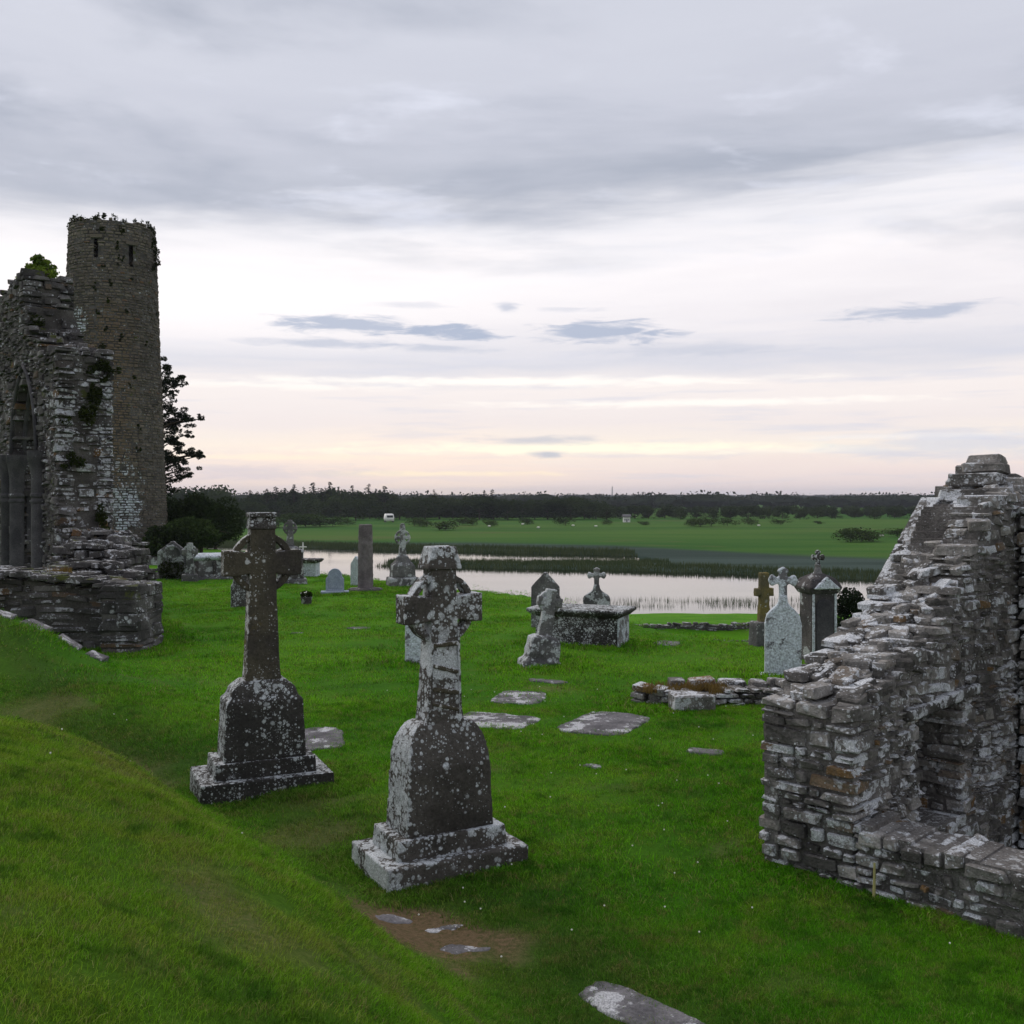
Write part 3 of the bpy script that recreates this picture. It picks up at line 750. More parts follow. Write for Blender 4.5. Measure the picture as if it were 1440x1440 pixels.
# low front wall running towards the viewer
root = thing('low_ruined_wall', 'knee-high rubble wall with a flat lichened top in front of the gable', 'ruined wall', (Cc.x, Cc.y, GZ))
st = []; r1 = random.Random(12); LW = 4.2
O1 = O+U1*(TH+.01)
# ground rises slightly; the wall top stays level
ltop = prof((0, .60), (.12, .46), (.5, .44), (5, .46), jag=.012, seed=8)
hole1 = lambda u, v: False
leaf(st, O1, U1, -U2, LW, lambda u: ltop(u)-.10, .27, ch=(.045, .13), cw=(.08, .27), r=r1, proud=.02, tilt=3.5, gap=.024)
leaf(st, O1+U2*.54, U1, U2, LW, lambda u: ltop(u)-.08, .26, v0=-.78, ch=(.07, .13), cw=(.14, .4), r=r1)
# top layer of bigger flat stones
u = 0.02
while u < LW:
    w = r1.uniform(.10, .34)
    y0 = -.03
    while y0 < .50:
        dd = r1.uniform(.12, .30) if y0 < .30 else .56-y0
        p = O1+U1*(u+w/2)+U2*(y0+dd/2)+Vector((0, 0, ltop(u+w/2)-.045+r1.uniform(-.022, .018)))
        st.append((p, U1, -U2, (w-.015, dd-.012, r1.uniform(.09, .13)), r1.randrange(26), R(r1.gauss(0, 1.5)), R(r1.gauss(0, 2.5))))
        y0 += dd
    u += w
lay(root, st, 'wallR', 300)
core(root, O1, U1, -U2, LW, .54, lambda u: ltop(u)-.03, 'mortarR', rec=.028, cut=-.035, v0=-.9)
# stump of the front wall beside the gable end, already counted above: thin yellow wooden stick leaning on the wall
st_ = thing('wooden_stick', 'thin yellow-green wooden stick leaning upright against the low wall', 'stick', (0, 0, 0))
o = st_; bpy.data.objects.remove(st_)
pS = O1+U1*.0
def on_px(pxx, D): return Vector((px(pxx, D), D, 0))
mb = MB(); bpt = Vector((2.705, 7.66, GZ)); mb.tube([(-.01, -.03, -.02), (.0, -.015, .14), (.005, -.005, .27)], [.012, .010, .008], 6)
o = mb.build('wooden_stick', M['wood']); o.location = bpt; tag(o, 'thin yellow-green wooden stick leaning upright against the low wall', 'stick')

# inner side wall at the right edge
root = thing('ruined_side_wall', 'dark rubble wall at the right edge, behind the gable and niche', 'ruined wall', (Cc.x, Cc.y, GZ))
O3 = O+U2*3.45+U1*(TH+.03); st = []; r1 = random.Random(13)
t3 = prof((0, 2.92), (.5, 3.0), (2, 2.9), (3, 2.6), jag=.06, seed=9)
leaf(st, O3, U1, -U2, 3.0, t3, .35, v0=-.78, ch=(.08, .17), cw=(.14, .42), r=r1)
leaf(st, O3+U2*.7, U1, U2, 3.0, t3, .33, ch=(.12, .22), cw=(.2, .5), r=r1)
leaf(st, O3+U1*3.0, U2, U1, .68, lambda u: 2.5, .2, ch=(.1, .2), cw=(.2, .4), r=r1)
lay(root, st, 'wallR', 200)
core(root, O3, U1, -U2, 3.0, .7, t3, 'mortarR', v0=-.9)

# low rubble wall in the middle distance
root = thing('low_rubble_wall', 'low line of lichened rubble with brown dry grass on top, running behind the gable', 'low wall', (1.67, 14.6, -3.0))
st = []; r1 = random.Random(14)
tt = prof((0, .27), (.5, .20), (1.2, .28), (2.3, .33), (3.2, .42), (6, .45), jag=.035, seed=2)
leaf(st, (1.72, 14.95, -3.0), (.86, -.51, 0), (-.51, -.86, 0), .95, lambda u: .24+.03*math.sin(u*9), .3, ch=(.07, .12), cw=(.12, .3), r=r1, gap=.02, tilt=4)
leaf(st, (2.55, 14.5, -3.0), (.985, .17, 0), (.17, -.985, 0), 5.2, lambda u: tt(u+.5), .32, ch=(.07, .14), cw=(.14, .36), r=r1, gap=.02, tilt=4)
leaf(st, (1.9, 15.35, -3.0), (1, .0, 0), (0, 1, 0), 5.8, lambda u: .25, .3, ch=(.09, .16), cw=(.2, .45), r=r1, tilt=4)
st.append((Vector((2.52, 14.42, -2.885)), Vector((.97, .1, 0)).normalized(), Vector((.1, -.97, 0)).normalized(), (.60, .30, .29), 3, 0.03, 0))
lay(root, st, 'wallR', 170)
core(root, (1.95, 14.72, -3.0), (1, 0, 0), (0, -1, 0), 5.6, .5, lambda u: .2, 'mortarR')
r2 = np.random.RandomState(5)
def grass_tufts(name, mat, pts, h=.12, w=.006, per=26, spread=.09, seed=3, parent=None):
    r = np.random.RandomState(seed); V = []; F = []
    for (x, y, z) in pts:
        for _ in range(per):
            a = r.uniform(0, 6.28); q = spread*r.uniform()**.5; bx, by = x+q*math.cos(a), y+q*math.sin(a)
            hh = h*r.uniform(.5, 1.3); lx, ly = r.normal(0, .35, 2)*hh; ta = r.uniform(0, 3.14); wx, wy = w*math.cos(ta), w*math.sin(ta)
            n = len(V); V += [(bx-wx, by-wy, z), (bx+wx, by+wy, z), (bx+lx*.4+wx*.7, by+ly*.4+wy*.7, z+hh*.6), (bx+lx*.4-wx*.7, by+ly*.4-wy*.7, z+hh*.6), (bx+lx, by+ly, z+hh)]
            F += [(n, n+1, n+2, n+3), (n+3, n+2, n+4)]
    me = bpy.data.meshes.new(name); me.from_pydata(V, [], F); me.update()
    o = new_obj(name, me, M[mat] if isinstance(mat, str) else mat, parent); return o
o = grass_tufts('dry_grass', 'dry', [(r2.uniform(1.95, 3.1), r2.uniform(14.65, 15.1), -3.0+.2) for _ in range(60)], .1, .006, 20, .1)
tag(o, kind='stuff')

# ---------------- left-hand ruin (nave with chancel arch)
E0 = Vector((-11.1, 25, -3.0)); UL = Vector((-.617, .787, 0)).normalized(); NL = Vector((-.787, -.617, 0)).normalized()
root = thing('ruined_nave_wall', 'tall dark ruined church wall with a pointed arch, in front of the round tower', 'ruined wall', tuple(E0))
TW = 1.34; r1 = random.Random(21); st = []
def archhole(u, v):
    if not (2.0 < u < 4.75) or v < 0: return False
    if v < 4.2: return True
    dx = abs(u-3.375); return (dx+1.35)**2+(v-4.2)**2 < 2.72**2
wtop = prof((0, 6.55), (.5, 6.7), (1.6, 6.9), (2.6, 7.3), (3.3, 7.6), (3.7, 9.0), (5.4, 9.15), (5.6, 8.95), (7.0, 9.0), (8.5, 8.8), (12, 8.6), jag=.10, seed=6, step=.35)
leaf(st, E0, UL, NL, 12, wtop, .45, ch=(.10, .26), cw=(.16, .5), hole=archhole, r=r1, proud=.04, tilt=6, wav=.07, gap=.05)
# ragged broken end facing the river: stones step in and out
etop = prof((0, 6.55), (.6, 6.75), (1.1, 6.5), (1.34, 6.3), jag=.12, seed=7)
leaf(st, E0, -NL, -UL, TW, etop, .45, ch=(.09, .26), cw=(.14, .5), r=r1, proud=.10, tilt=5, wav=.06, gap=.05)
leaf(st, E0-NL*TW, UL, -NL, 3.6, wtop, .4, ch=(.14, .28), cw=(.3, .7), r=r1, hole=archhole)
leaf(st, E0-NL*TW+UL*3.6, UL, -NL, 8.4, lambda u: wtop(u+3.6), .4, ch=(.2, .3), cw=(.4, .8), r=r1, hole=lambda u, v: archhole(u+3.6, v))
# end face of the higher part
leaf(st, E0+UL*3.55, -NL, -UL, TW, prof((0, 9.1), (.9, 9.15), (1.34, 8.9), jag=.1, seed=2), .45, ch=(.10, .22), cw=(.2, .6), r=r1, v0=6.05, proud=.07, tilt=3.5)
# far jamb of the arch
leaf(st, E0+UL*4.75, -NL, -UL, TW, lambda u: 4.9, .35, ch=(.1, .2), cw=(.18, .4), r=r1, v0=0, proud=.03)
for i in range(120):
    s_ = r1.uniform(0, 9); q = r1.uniform(.16, TW-.16); w = r1.uniform(.2, .4)
    st.append((E0+UL*s_-NL*q+Vector((0, 0, wtop(s_)+r1.uniform(-.08, .05))), UL, NL, (w, w*.7, r1.uniform(.1, .18)), r1.randrange(26), R(r1.gauss(0, 6)), R(r1.gauss(0, 20))))
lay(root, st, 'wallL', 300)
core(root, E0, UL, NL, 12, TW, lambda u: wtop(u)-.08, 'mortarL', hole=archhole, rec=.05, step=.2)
def ribbon(pts, w, d_): pass
# arch moulding: two pointed orders, springing from the capitals
for k, (off, rr_, nn_) in enumerate(((.02, .055, .02), (-.08, .06, -.3))):
    for sgn in (-1, 1):
        cxx = 3.375-sgn*1.35; rad = 2.72+off; pts = []
        a1 = math.acos(1.35/rad)
        for i in range(11):
            a = a1*i/10
            pts.append(E0-root.location+UL*(cxx+sgn*rad*math.cos(a))+Vector((0, 0, 4.2+rad*math.sin(a)))+NL*nn_)
        mb = MB(); mb.tube(pts, [rr_]*11, 8); o = mb.build('arch_moulding', M['column'], root, smooth=True)
# engaged columns
def column(pos, r_, label=None):
    c_ = MB()
    c_.lathe((0, 0, 0), [(r_*1.5, 0), (r_*1.5, .18), (r_*1.12, .28), (r_, .36), (r_, 2.85), (r_*1.12, 2.88), (r_*1.12, 2.93), (r_*1.0, 2.96), (r_*1.0, 3.0), (r_*1.15, 3.03), (r_*1.15, 3.09), (r_, 3.12), (r_, 3.3), (r_*1.04, 3.6), (r_*1.35, 3.95), (r_*1.5, 4.0), (r_*1.5, 4.2)], 20)
    o = c_.build('column', M['column'], root, smooth=True); o.location = pos-root.location
    m_ = o.modifiers.new('b', 'EDGE_SPLIT'); m_.split_angle = R(35); return o
column(E0+UL*1.62+NL*.02, .20); column(E0+UL*2.02+NL*-.10, .17)
column(E0+UL*4.72+NL*-.12, .19); column(E0+UL*5.15+NL*.03, .17); column(E0+UL*2.05+NL*-.5, .15)
# small recess with a smooth slab seen through the arch
mb = MB(); mb.box((0, 0, 0), (.5, .10, 1.5)); o = mb.build('recess_slab', M['column'], root); o.matrix_local = Matrix.Translation(E0+UL*4.74-NL*.62+Vector((0, 0, 2.3))-root.location) @ Matrix.Rotation(math.atan2(-NL.y, -NL.x), 4, 'Z')
mb = MB(); mb.box((0, 0, 0), (.7, .26, .14)); o = mb.build('recess_lintel', M['wallL'], root); o.matrix_local = Matrix.Translation(E0+UL*4.70-NL*.62+Vector((0, 0, 3.13))-root.location) @ Matrix.Rotation(math.atan2(-NL.y, -NL.x), 4, 'Z')
# creeping plants on ledges
blobs = []
rI = random.Random(3)
for (s_, q, z_, a, b, n) in ((3.5, .35, 6.9, .5, .45, 900), (3.5, .8, 7.3, .4, .5, 700), (3.45, .2, 7.7, .3, .3, 300), (.05, .95, 6.35, .35, .2, 350), (-.1, .75, 5.6, .28, .45, 600), (-.1, .55, 5.2, .3, .3, 350), (.02, 1.2, 6.1, .2, .16, 200),
                         (-.08, .7, 2.1, .4, .16, 400), (-.08, 1.0, 2.6, .2, .3, 250), (-.08, .35, 3.9, .3, .18, 250), (-.05, .9, 1.9, .45, .12, 300)):
    p = E0+UL*s_-NL*q-UL*.08; blobs.append(((p.x, p.y, p.z+z_), (a*.9, a*.6, b), n))
o = leaf_cloud('creeper', 'ivy', scatter(blobs, 4), .045, root, 4, loc=root.location); o['kind'] = 'stuff'

# shrubs rooted on the wall head
def shrub(name, label, cat, base, stems, mat, size, seed, n=60):
    root = thing(name, label, cat, base); r = random.Random(seed); mb = MB(); blobs = []
    for (dx, dy, dz) in stems:
        pts = [(0, 0, -.1), (dx*.4, dy*.4, dz*.55), (dx, dy, dz)]; mb.tube(pts, [.03, .02, .006], 5)
        for k in range(3, 11):
            f = k/10; c = (dx*f+r.gauss(0, .05), dy*f+r.gauss(0, .05), dz*f); rr_ = .05+.20*(1-f)+.05
            blobs.append((c, (rr_*1.5, rr_*1.5, rr_*.6), n//3))
    mb.build('stem', M['bark'], root); leaf_cloud('foliage', mat, blobs, size, root, seed)
    return root
def wpt(s_, q, z_): p = E0+UL*s_-NL*q; return (p.x, p.y, p.z+z_)
shrub('wall_shrub', 'leafy green shrub growing on top of the ruined church wall', 'shrub', wpt(5.2, .8, 9.1), [(-.35, .2, .4), (-.1, 0, .85), (.15, .1, .75), (-.2, 0, .6), (.35, -.1, .55), (-.5, 0, .3), (.1, 0, .5)], 'wallshrub', .06, 5, 150)
shrub('wall_shrub', 'small sparse sprig growing on the wall top between shrub and round tower', 'shrub', wpt(3.9, .6, 9.15), [(-.2, 0, .2), (.15, 0, .22), (.3, .1, .12)], 'wallshrub', .04, 6, 20)

# low wall with square pier in front
root = thing('low_churchyard_wall', 'low dark lichened wall ending in a square pier, left behind the grass bank', 'low wall', (-7.9, 19.8, -3.0))
st = []; r1 = random.Random(31)
lt = prof((0, 1.52), (1.6, 1.62), (3.2, 1.58), (4.0, 1.50), (5.3, 1.42), (6.2, 1.3), (6.6, 1.25), jag=.03, seed=3)
leaf(st, (-14.5, 20.1, -3.0), (1, 0, 0), (0, -1, 0), 6.65, lt, .42, ch=(.14, .32), cw=(.22, .7), r=r1, proud=.04, tilt=3, gap=.04, wav=.05)
leaf(st, (-14.5, 20.1+.9, -3.0), (1, 0, 0), (0, 1, 0), 6.5, lt, .40, ch=(.2, .30), cw=(.4, .85), r=r1)
pt_ = prof((0, 1.34), (.6, 1.26), (1.3, 1.18), jag=.02, seed=4)
leaf(st, (-7.92, 19.62, -3.0), (1, .0, 0), (0, -1, 0), .78, pt_, .5, ch=(.22, .36), cw=(.5, .9), r=r1, proud=.015, tilt=.8, gap=.012)
leaf(st, (-7.14, 19.62, -3.0), (0, 1, 0), (1, 0, 0), 1.4, lambda u: 1.2, .5, ch=(.22, .36), cw=(.4, .8), r=r1, proud=.015, tilt=.8, gap=.012)
# flat stones on the head, and the broken spur behind stepping up to the nave
for i in range(210):
    x_ = r1.uniform(-14.3, -7.35); y_ = r1.uniform(19.75, 20.9); w = r1.uniform(.22, .5)
    zt = float(np.interp(x_, [-14.5, -11, -8.4, -7.8, -6.7], [1.52, 1.60, 1.40, 1.30, 1.16]))
    a = r1.uniform(-.6, .6); uu = Vector((math.cos(a), math.sin(a), 0)); nn = Vector((uu.y, -uu.x, 0))
    st.append((Vector((x_, y_, -3+zt+r1.uniform(-.03, .03))), uu, nn, (w, w*.7, r1.uniform(.08, .14)), r1.randrange(26), R(r1.gauss(0, 4)), R(r1.gauss(0, 5))))
for (y0, y1, x0, x1, zt) in ((21.0, 22.4, -9.6, -7.75, 1.62), (22.2, 23.6, -10.0, -8.35, 1.98), (23.4, 25.0, -10.3, -8.9, 2.2)):
    leaf(st, (x0, y0, -3.0), (1, 0, 0), (0, -1, 0), x1-x0, prof((0, zt), (x1-x0-.7, zt-.02), (x1-x0, zt-.3), jag=.06, seed=int(zt*10)), .45, ch=(.09, .22), cw=(.16, .42), r=r1, proud=.05, tilt=6, wav=.05, gap=.04)
    leaf(st, (x1, y0, -3.0), (0, 1, 0), (1, 0, 0), y1-y0, lambda u: zt-.2, .4, ch=(.12, .22), cw=(.2, .5), r=r1, proud=.06)
    for i in range(40):
        w = r1.uniform(.18, .38); x_ = r1.uniform(x0+.1, x1-.1); zz_ = zt-.02-(max(0, x_-(x1-.7))*.4)
        st.append((Vector((x_, r1.uniform(y0+.1, y1), -3+zz_+r1.uniform(-.05, .04))), Vector((1, 0, 0)), Vector((0, -1, 0)), (w, w*.7, r1.uniform(.09, .17)), r1.randrange(26), R(r1.gauss(0, 12)), R(r1.gauss(0, 20))))
lay(root, st, 'wallLow', 300)
core(root, (-14.5, 20.1, -3.0), (1, 0, 0), (0, -1, 0), 6.55, .9, lambda u: lt(u)-.04, 'mortarL')
core(root, (-7.92, 19.62, -3.0), (1, 0, 0), (0, -1, 0), .78, 1.4, lambda u: pt_(u)-.02, 'mortarL')
for (y0, y1, x0, x1, zt) in ((21.0, 22.4, -9.6, -7.75, 1.6), (22.41, 23.6, -10.0, -8.35, 1.95), (23.61, 25.0, -10.3, -8.9, 2.15)):
    core(root, (x0, y0, -3.0), (1, 0, 0), (0, -1, 0), x1-x0, y1-y0, lambda u: zt-.12 if u < x1-x0-.6 else zt-.4, 'mortarL')
o = grass_tufts('dry_grass', 'dry', [(-13.2+r2.normal(0, .35), 20.3+r2.uniform(-.2, .5), -3+1.7) for _ in range(60)]+[(-9.0+r2.normal(0, .12), 20.5, -1.55) for _ in range(10)], .15, .008, 20, .1)
tag(o, kind='stuff')

# coping stones let into the bank edge
def on_ground_slab(name, label, cat, cx, cy, sx, sy, rz, th=.10, sink=.05, mat='slab', seed=0, group=None, irregular=.12, n=14, lift=0.0, sq=3.2):
    r = random.Random(seed); mb = MB(); top = []; bot = []
    c, s_ = math.cos(rz), math.sin(rz)
    zs = []
    for i in range(n):
        a = 2*math.pi*i/n; ca, sa = math.cos(a), math.sin(a)
        k = (abs(ca)**sq+abs(sa)**sq)**(-1/sq)*(1+r.uniform(-irregular, irregular))
        x_, y_ = sx/2*ca*k, sy/2*sa*k
        X_, Y_ = cx+x_*c-y_*s_, cy+x_*s_+y_*c
        z_ = H(X_, Y_)+lift; zs.append(z_)
        top.append((X_-cx, Y_-cy, z_)); 
    zc = H(cx, cy)
    # fit plane through the rim
    A = np.array([[p[0], p[1], 1] for p in top]); q = np.linalg.lstsq(A, np.array([p[2] for p in top]), rcond=None)[0]
    tp = [(p[0], p[1], q[0]*p[0]+q[1]*p[1]+q[2]+th-sink-zc) for p in top]; bt = [(p[0], p[1], p[2]-th-sink) for p in tp]
    mb.loft([bt, tp])
    o = mb.build(name, M[mat]); o.location = (cx, cy, zc); tag(o, label, cat, group); wear(o, .022, .012, .12)
    LEDGERS.append((cx, cy, sx/2, sy/2, rz)); return o
for i, (pxx, pyy, D, L_) in enumerate(((22, 912, 19.4, .75), (52, 925, 18.7, .62), (85, 934, 18.2, .6), (108, 942, 17.8, .45))):
    x_ = (-8.72, -8.12, -7.60, -7.17)[i]; D = (17.35, 17.45, 17.55, 17.65)[i]; lab = ['long pale coping stone at the left frame edge on the grass bank', 'second coping stone from the left frame edge on the bank', 'third coping stone from the left along the grass bank', 'last small coping stone where the bank meets the lawn'][i]
    mb = MB(); mb.box((0, 0, 0), (L_*.70, .40, .12)); o = mb.build('coping_stone', M['slab'])
    sl = math.atan2(H(x_+.3, D+.04)-H(x_-.3, D-.04), .6)
    o.location = (x_, D, H(x_, D)+.01); o.rotation_euler = (0, -sl+R((3, -4, 5, -2)[i]), R((10, -4, 12, 2)[i])); tag(o, lab, 'coping stone', 'coping stones along the bank'); wear(o, .025, .012, .1)

# ------------------------------------------------------------------ round tower
TX, TY, TZ = -19.5, 50.0, -3.0; TH_ = 16.1
root = thing('round_tower', 'tall round stone tower with two slit windows and plants along its rim', 'tower', (TX, TY, TZ))
trad = lambda z: 2.60-.62*(z/TH_)
def tdir(pxx, z):       # angle on the tower for a pixel column
    x_ = px(pxx, TY-1.9); rr_ = trad(z); return math.asin(max(-1, min(1, (x_-TX)/rr_)))
wins = [(tdir(137, 14.7), 14.72, .11, .46), (tdir(180, 14.6), 14.50, .125, .48), (math.pi*.75, 14.6, .17, .5), (-math.pi*.75, 14.6, .17, .5)]
def inwin(a, z, ex=0):
    for (wa, wz, ww, wh) in wins:
        da = (a-wa+math.pi) % (2*math.pi)-math.pi
        if abs(da*trad(z)) < ww+ex and abs(z-wz) < wh+ex*.5: return True
    return False
r1 = random.Random(41); vs, fs, no = [], [], 0; z = -.4
pl = MB()
while z < TH_+.05:
    h = r1.uniform(.10, .17)
    if z < 1.0: h = .3
    rr_ = trad(z)+(.10 if z < .25 else 0); a = r1.uniform(0, .1); a_end = a+2*math.pi
    while a < a_end:
        w = r1.uniform(.14, .40)/rr_ if z > 1 else r1.uniform(.5, .8)/rr_
        ac = a+w/2
        z_ok = z+h/2 < TH_+.1*math.sin(ac*7)+.08*math.sin(ac*17+2)
        if z_ok and not inwin(ac, z+h/2, .09) and a+w < a_end+.02:
            pr = r1.uniform(-.025, .028); g = r1.uniform(.0, .05); dz = r1.uniform(-.02, .03)
            k = r1.randrange(26); G_, F_ = SG[k]
            loc = np.empty_like(G_)
            aa = ac+G_[:, 0]*(w-g/rr_); rad = rr_+pr-.20-G_[:, 1]*.40
            loc[:, 0] = rad*np.sin(aa); loc[:, 1] = -rad*np.cos(aa); loc[:, 2] = z+h/2+G_[:, 2]*(h-g-dz)
            # local frame: front of the tower is -Y
            vs.append(loc); fs += [tuple(i+no for i in f) for f in F_]; no += len(G_)
        a += w
    z += h
me = bpy.data.meshes.new('tower_masonry'); me.from_pydata(np.vstack(vs).tolist(), [], fs); me.update()
o = new_obj('tower_masonry', me, M['tower'], root); o['kind'] = 'stuff'
mb = MB(); na, nz = 120, 110
for i in range(na):
    for j in range(nz):
        a0, a1 = 2*math.pi*i/na, 2*math.pi*(i+1)/na; z0, z1 = -.4+(TH_+.35)*j/nz, -.4+(TH_+.35)*(j+1)/nz
        if inwin((a0+a1)/2, (z0+z1)/2): continue
        f = lambda a, z: ((trad(z)-.022)*math.sin(a), -(trad(z)-.022)*math.cos(a), z)
        mb.add([f(a0, z0), f(a1, z0), f(a1, z1), f(a0, z1)], [(0, 1, 2, 3)])
mb.build('mortar_core', M['mortarL'], root, fix=False)
mb = MB(); mb.lathe((0, 0, 0), [(1.5, -.3), (1.5, TH_-.4)], 24); mb.build('inner_face', M['mortarL'], root)
mb = MB()
for (wa, wz, ww, wh) in wins[:2]:
    mb.box(((trad(wz)-.17)*math.sin(wa), -(trad(wz)-.17)*math.cos(wa), wz+wh+.09), (ww*2+.32, .44, .16), Matrix.Rotation(wa, 3, 'Z'))
ob_ = mb.build('window_surround', M['tower'], root); ob_['kind'] = 'stuff'
blobs = []; r1 = random.Random(42)
for i in range(110):
    a = r1.uniform(0, 6.283); rr_ = trad(TH_)-r1.uniform(0, .25)
    blobs.append(((rr_*math.sin(a), -rr_*math.cos(a), TH_+.05+.1*math.sin(a*7)), (.09, .09, r1.uniform(.08, .24)), 26))
o = leaf_cloud('rim_plants', 'ivy', blobs, .05, root, 9); o['kind'] = 'stuff'
blobs = []
for (pxx, z, s_, n) in ((150, 9.9, .30, 260), (152, 10.9, .17, 100), (170, 10.6, .15, 80), (197, 14.2, .30, 330), (199, 14.9, .33, 330), (196, 15.5, .3, 260), (163, 14.8, .17, 130), (164, 14.3, .16, 90), (136, 12.9, .15, 70), (158, 13.1, .15, 70), (155, 12.3, .13, 50), (140, 11.7, .14, 60), (176, 11.8, .16, 80),
                    (195, 10.4, .14, 60), (150, 8.6, .16, 90), (144, 7.0, .3, 240), (138, 7.4, .22, 150), (190, 6.3, .14, 60), (191, 5.3, .17, 80), (185, 8.7, .1, 40), (181, 8.3, .1, 30), (170, 14.3, .12, 50), (205, 12, .12, 40), (147, 13.9, .12, 40), (180, 13.4, .12, 40), (166, 15.7, .3, 240), (142, 15.7, .25, 160)):
    a = tdir(pxx, z); rr_ = trad(z)+.02; blobs.append(((rr_*math.sin(a), -rr_*math.cos(a), z), (s_*.75, .10, s_), n))
o = leaf_cloud('wall_plants', 'ivy', scatter(blobs, 5, 4), .045, root, 10); o['kind'] = 'stuff'


# ------------------------------------------------------------------ grave monuments
def part(mb, name, mat, root, vox=.02, amp=.006, size=.08, smooth=False):
    o = mb.build(name, M[mat], root, smooth)
    if vox: wear(o, vox, amp, size)
    return o
def wheel_cross(root, mat, z0, z1, wb, wt_, armz, armh, armw, rr_, th, ringt=.6, cap=None, vox=.02, amp=.006, hollow=.0, split=True, armt=None, rin=.74, capm=None):
    """tapering shaft z0..z1, arms at armz, ring of radius rr_, optional cap"""
    mb = MB(); f = lambda z: (wb+(wt_-wb)*min(1, (z-z0)/(armz-z0)))/2
    d0 = th/2; c = armz
    mb.loft([[(-f(z)*k, -d0*k2, z), (f(z)*k, -d0*k2, z), (f(z)*k, d0*k2, z), (-f(z)*k, d0*k2, z)] for z, k, k2 in ((z0, 1.06, 1.2), (z0+(c-z0)*.12, 1, 1.1), (c-rr_, 1, 1), (z1, .98, .96))])
    a = part(mb, 'shaft', mat, root, vox, amp) if split else None
    m2 = mb if not split else MB()
    h = armh/2; k_ = armt or th*.97
    m2.prism([(-armw/2, c-h), (-armw/2+armw*.12, c-h*1.0), (-wt_/2, c-h*.82), (wt_/2, c-h*.82), (armw/2-armw*.12, c-h), (armw/2, c-h), (armw/2, c+h), (armw/2-armw*.12, c+h), (wt_/2, c+h*.82), (-wt_/2, c+h*.82), (-armw/2+armw*.12, c+h), (-armw/2, c+h)], -k_/2, k_/2)
    if split: part(m2, 'cross_arm', mat, root, vox, amp)
    m3 = mb if not split else MB()
    m3.ring(0, c, rr_*rin, rr_, -th*ringt/2, th*ringt/2)
    if hollow: m3.ring(0, c, wt_*.2, wt_*.5+hollow, -th*ringt/2*.8, th*ringt/2*.8)
    if split: part(m3, 'ring', mat, root, vox, amp)
    else: part(mb, 'cross', mat, root, vox, amp)
    if cap:
        m4 = MB(); (cz0, cz1, cw0, cw1) = cap
        m4.loft([[(-cw0/2, -th*.55, cz0), (cw0/2, -th*.55, cz0), (cw0/2, th*.55, cz0), (-cw0/2, th*.55, cz0)], [(-cw0/2, -th*.55, cz0+.03), (cw0/2, -th*.55, cz0+.03), (cw0/2, th*.55, cz0+.03), (-cw0/2, th*.55, cz0+.03)],
                 [(-cw1/2, -th*.42, cz1), (cw1/2, -th*.42, cz1), (cw1/2, th*.42, cz1), (-cw1/2, th*.42, cz1)]])
        part(m4, 'cap', capm or mat, root, vox, amp)
def slabbox(root, name, mat, w, d_, z0, z1, top=1.0, vox=.02, amp=.006, off=(0, 0)):
    mb = MB(); mb.box((off[0], off[1], (z0+z1)/2), (w, d_, z1-z0), taper=(top, top)); return part(mb, name, mat, root, vox, amp)

# --- front celtic cross
g = H(-.6, 8.5)
root = thing('celtic_cross', 'large white-lichened celtic cross on a round-shouldered plinth, nearest in the middle of the grass', 'celtic cross', (-.60, 8.48, -3.0), R(29))
slabbox(root, 'base_slab', 'cross1h', 1.26, .82, -.22, .145, .985, .014, .005)
slabbox(root, 'step', 'cross1h', .98, .56, .13, .30, .97, .012, .005)
mb = MB(); P_ = []
zz0, zsh, ztp, wB, wS, wT = .29, .82, 1.17, .78, .72, .40
outl = [(-wB/2, zz0), (wB/2, zz0)]
for i in range(9):
    a = i/8*math.pi/2; outl.append((wT/2+(wS-wT)/2*math.cos(a), zsh+(ztp-zsh)*math.sin(a)))
for i in range(9):
    a = (8-i)/8*math.pi/2; outl.append((-wT/2-(wS-wT)/2*math.cos(a), zsh+(ztp-zsh)*math.sin(a)))
n_ = len(outl); dep = lambda z: .225 if z < zsh else .225-.10*((z-zsh)/(ztp-zsh))**1.2
mb.add([(x, -dep(z), z) for x, z in outl]+[(x, dep(z), z) for x, z in outl], [tuple(range(n_)), tuple(range(2*n_-1, n_-1, -1))]+[(i, i+n_, (i+1) % n_+n_, (i+1) % n_) for i in range(n_)])
part(mb, 'plinth', 'cross1', root, .013, .006)
wheel_cross(root, 'cross1h', 1.14, 2.46, .325, .212, 2.09, .235, .70, .295, .215, .62, (2.41, 2.60, .30, .215), .0105, .006, hollow=0, rin=.82)
# raised bands of the carved shaft panels
for z_, tl, hh_ in ((1.29, 15, .030), (1.42, 11, .040), (1.60, 17, .034), (1.80, -3, .038)):
    mb = MB(); mb.box((0, -.112, z_), (.25-.03*(z_-1.3), .030, hh_), Matrix.Rotation(R(tl), 3, 'Y')); part(mb, 'carved_band', 'cross2s', root, .009, .008, .06)
for sx in (-1, 1):
    mb = MB(); mb.box((sx*.125, -.118, 1.58), (.022, .02, .72), Matrix.Rotation(R(-sx*1.6), 3, 'Y')); part(mb, 'carved_edge', 'cross1h', root, .008, .002)
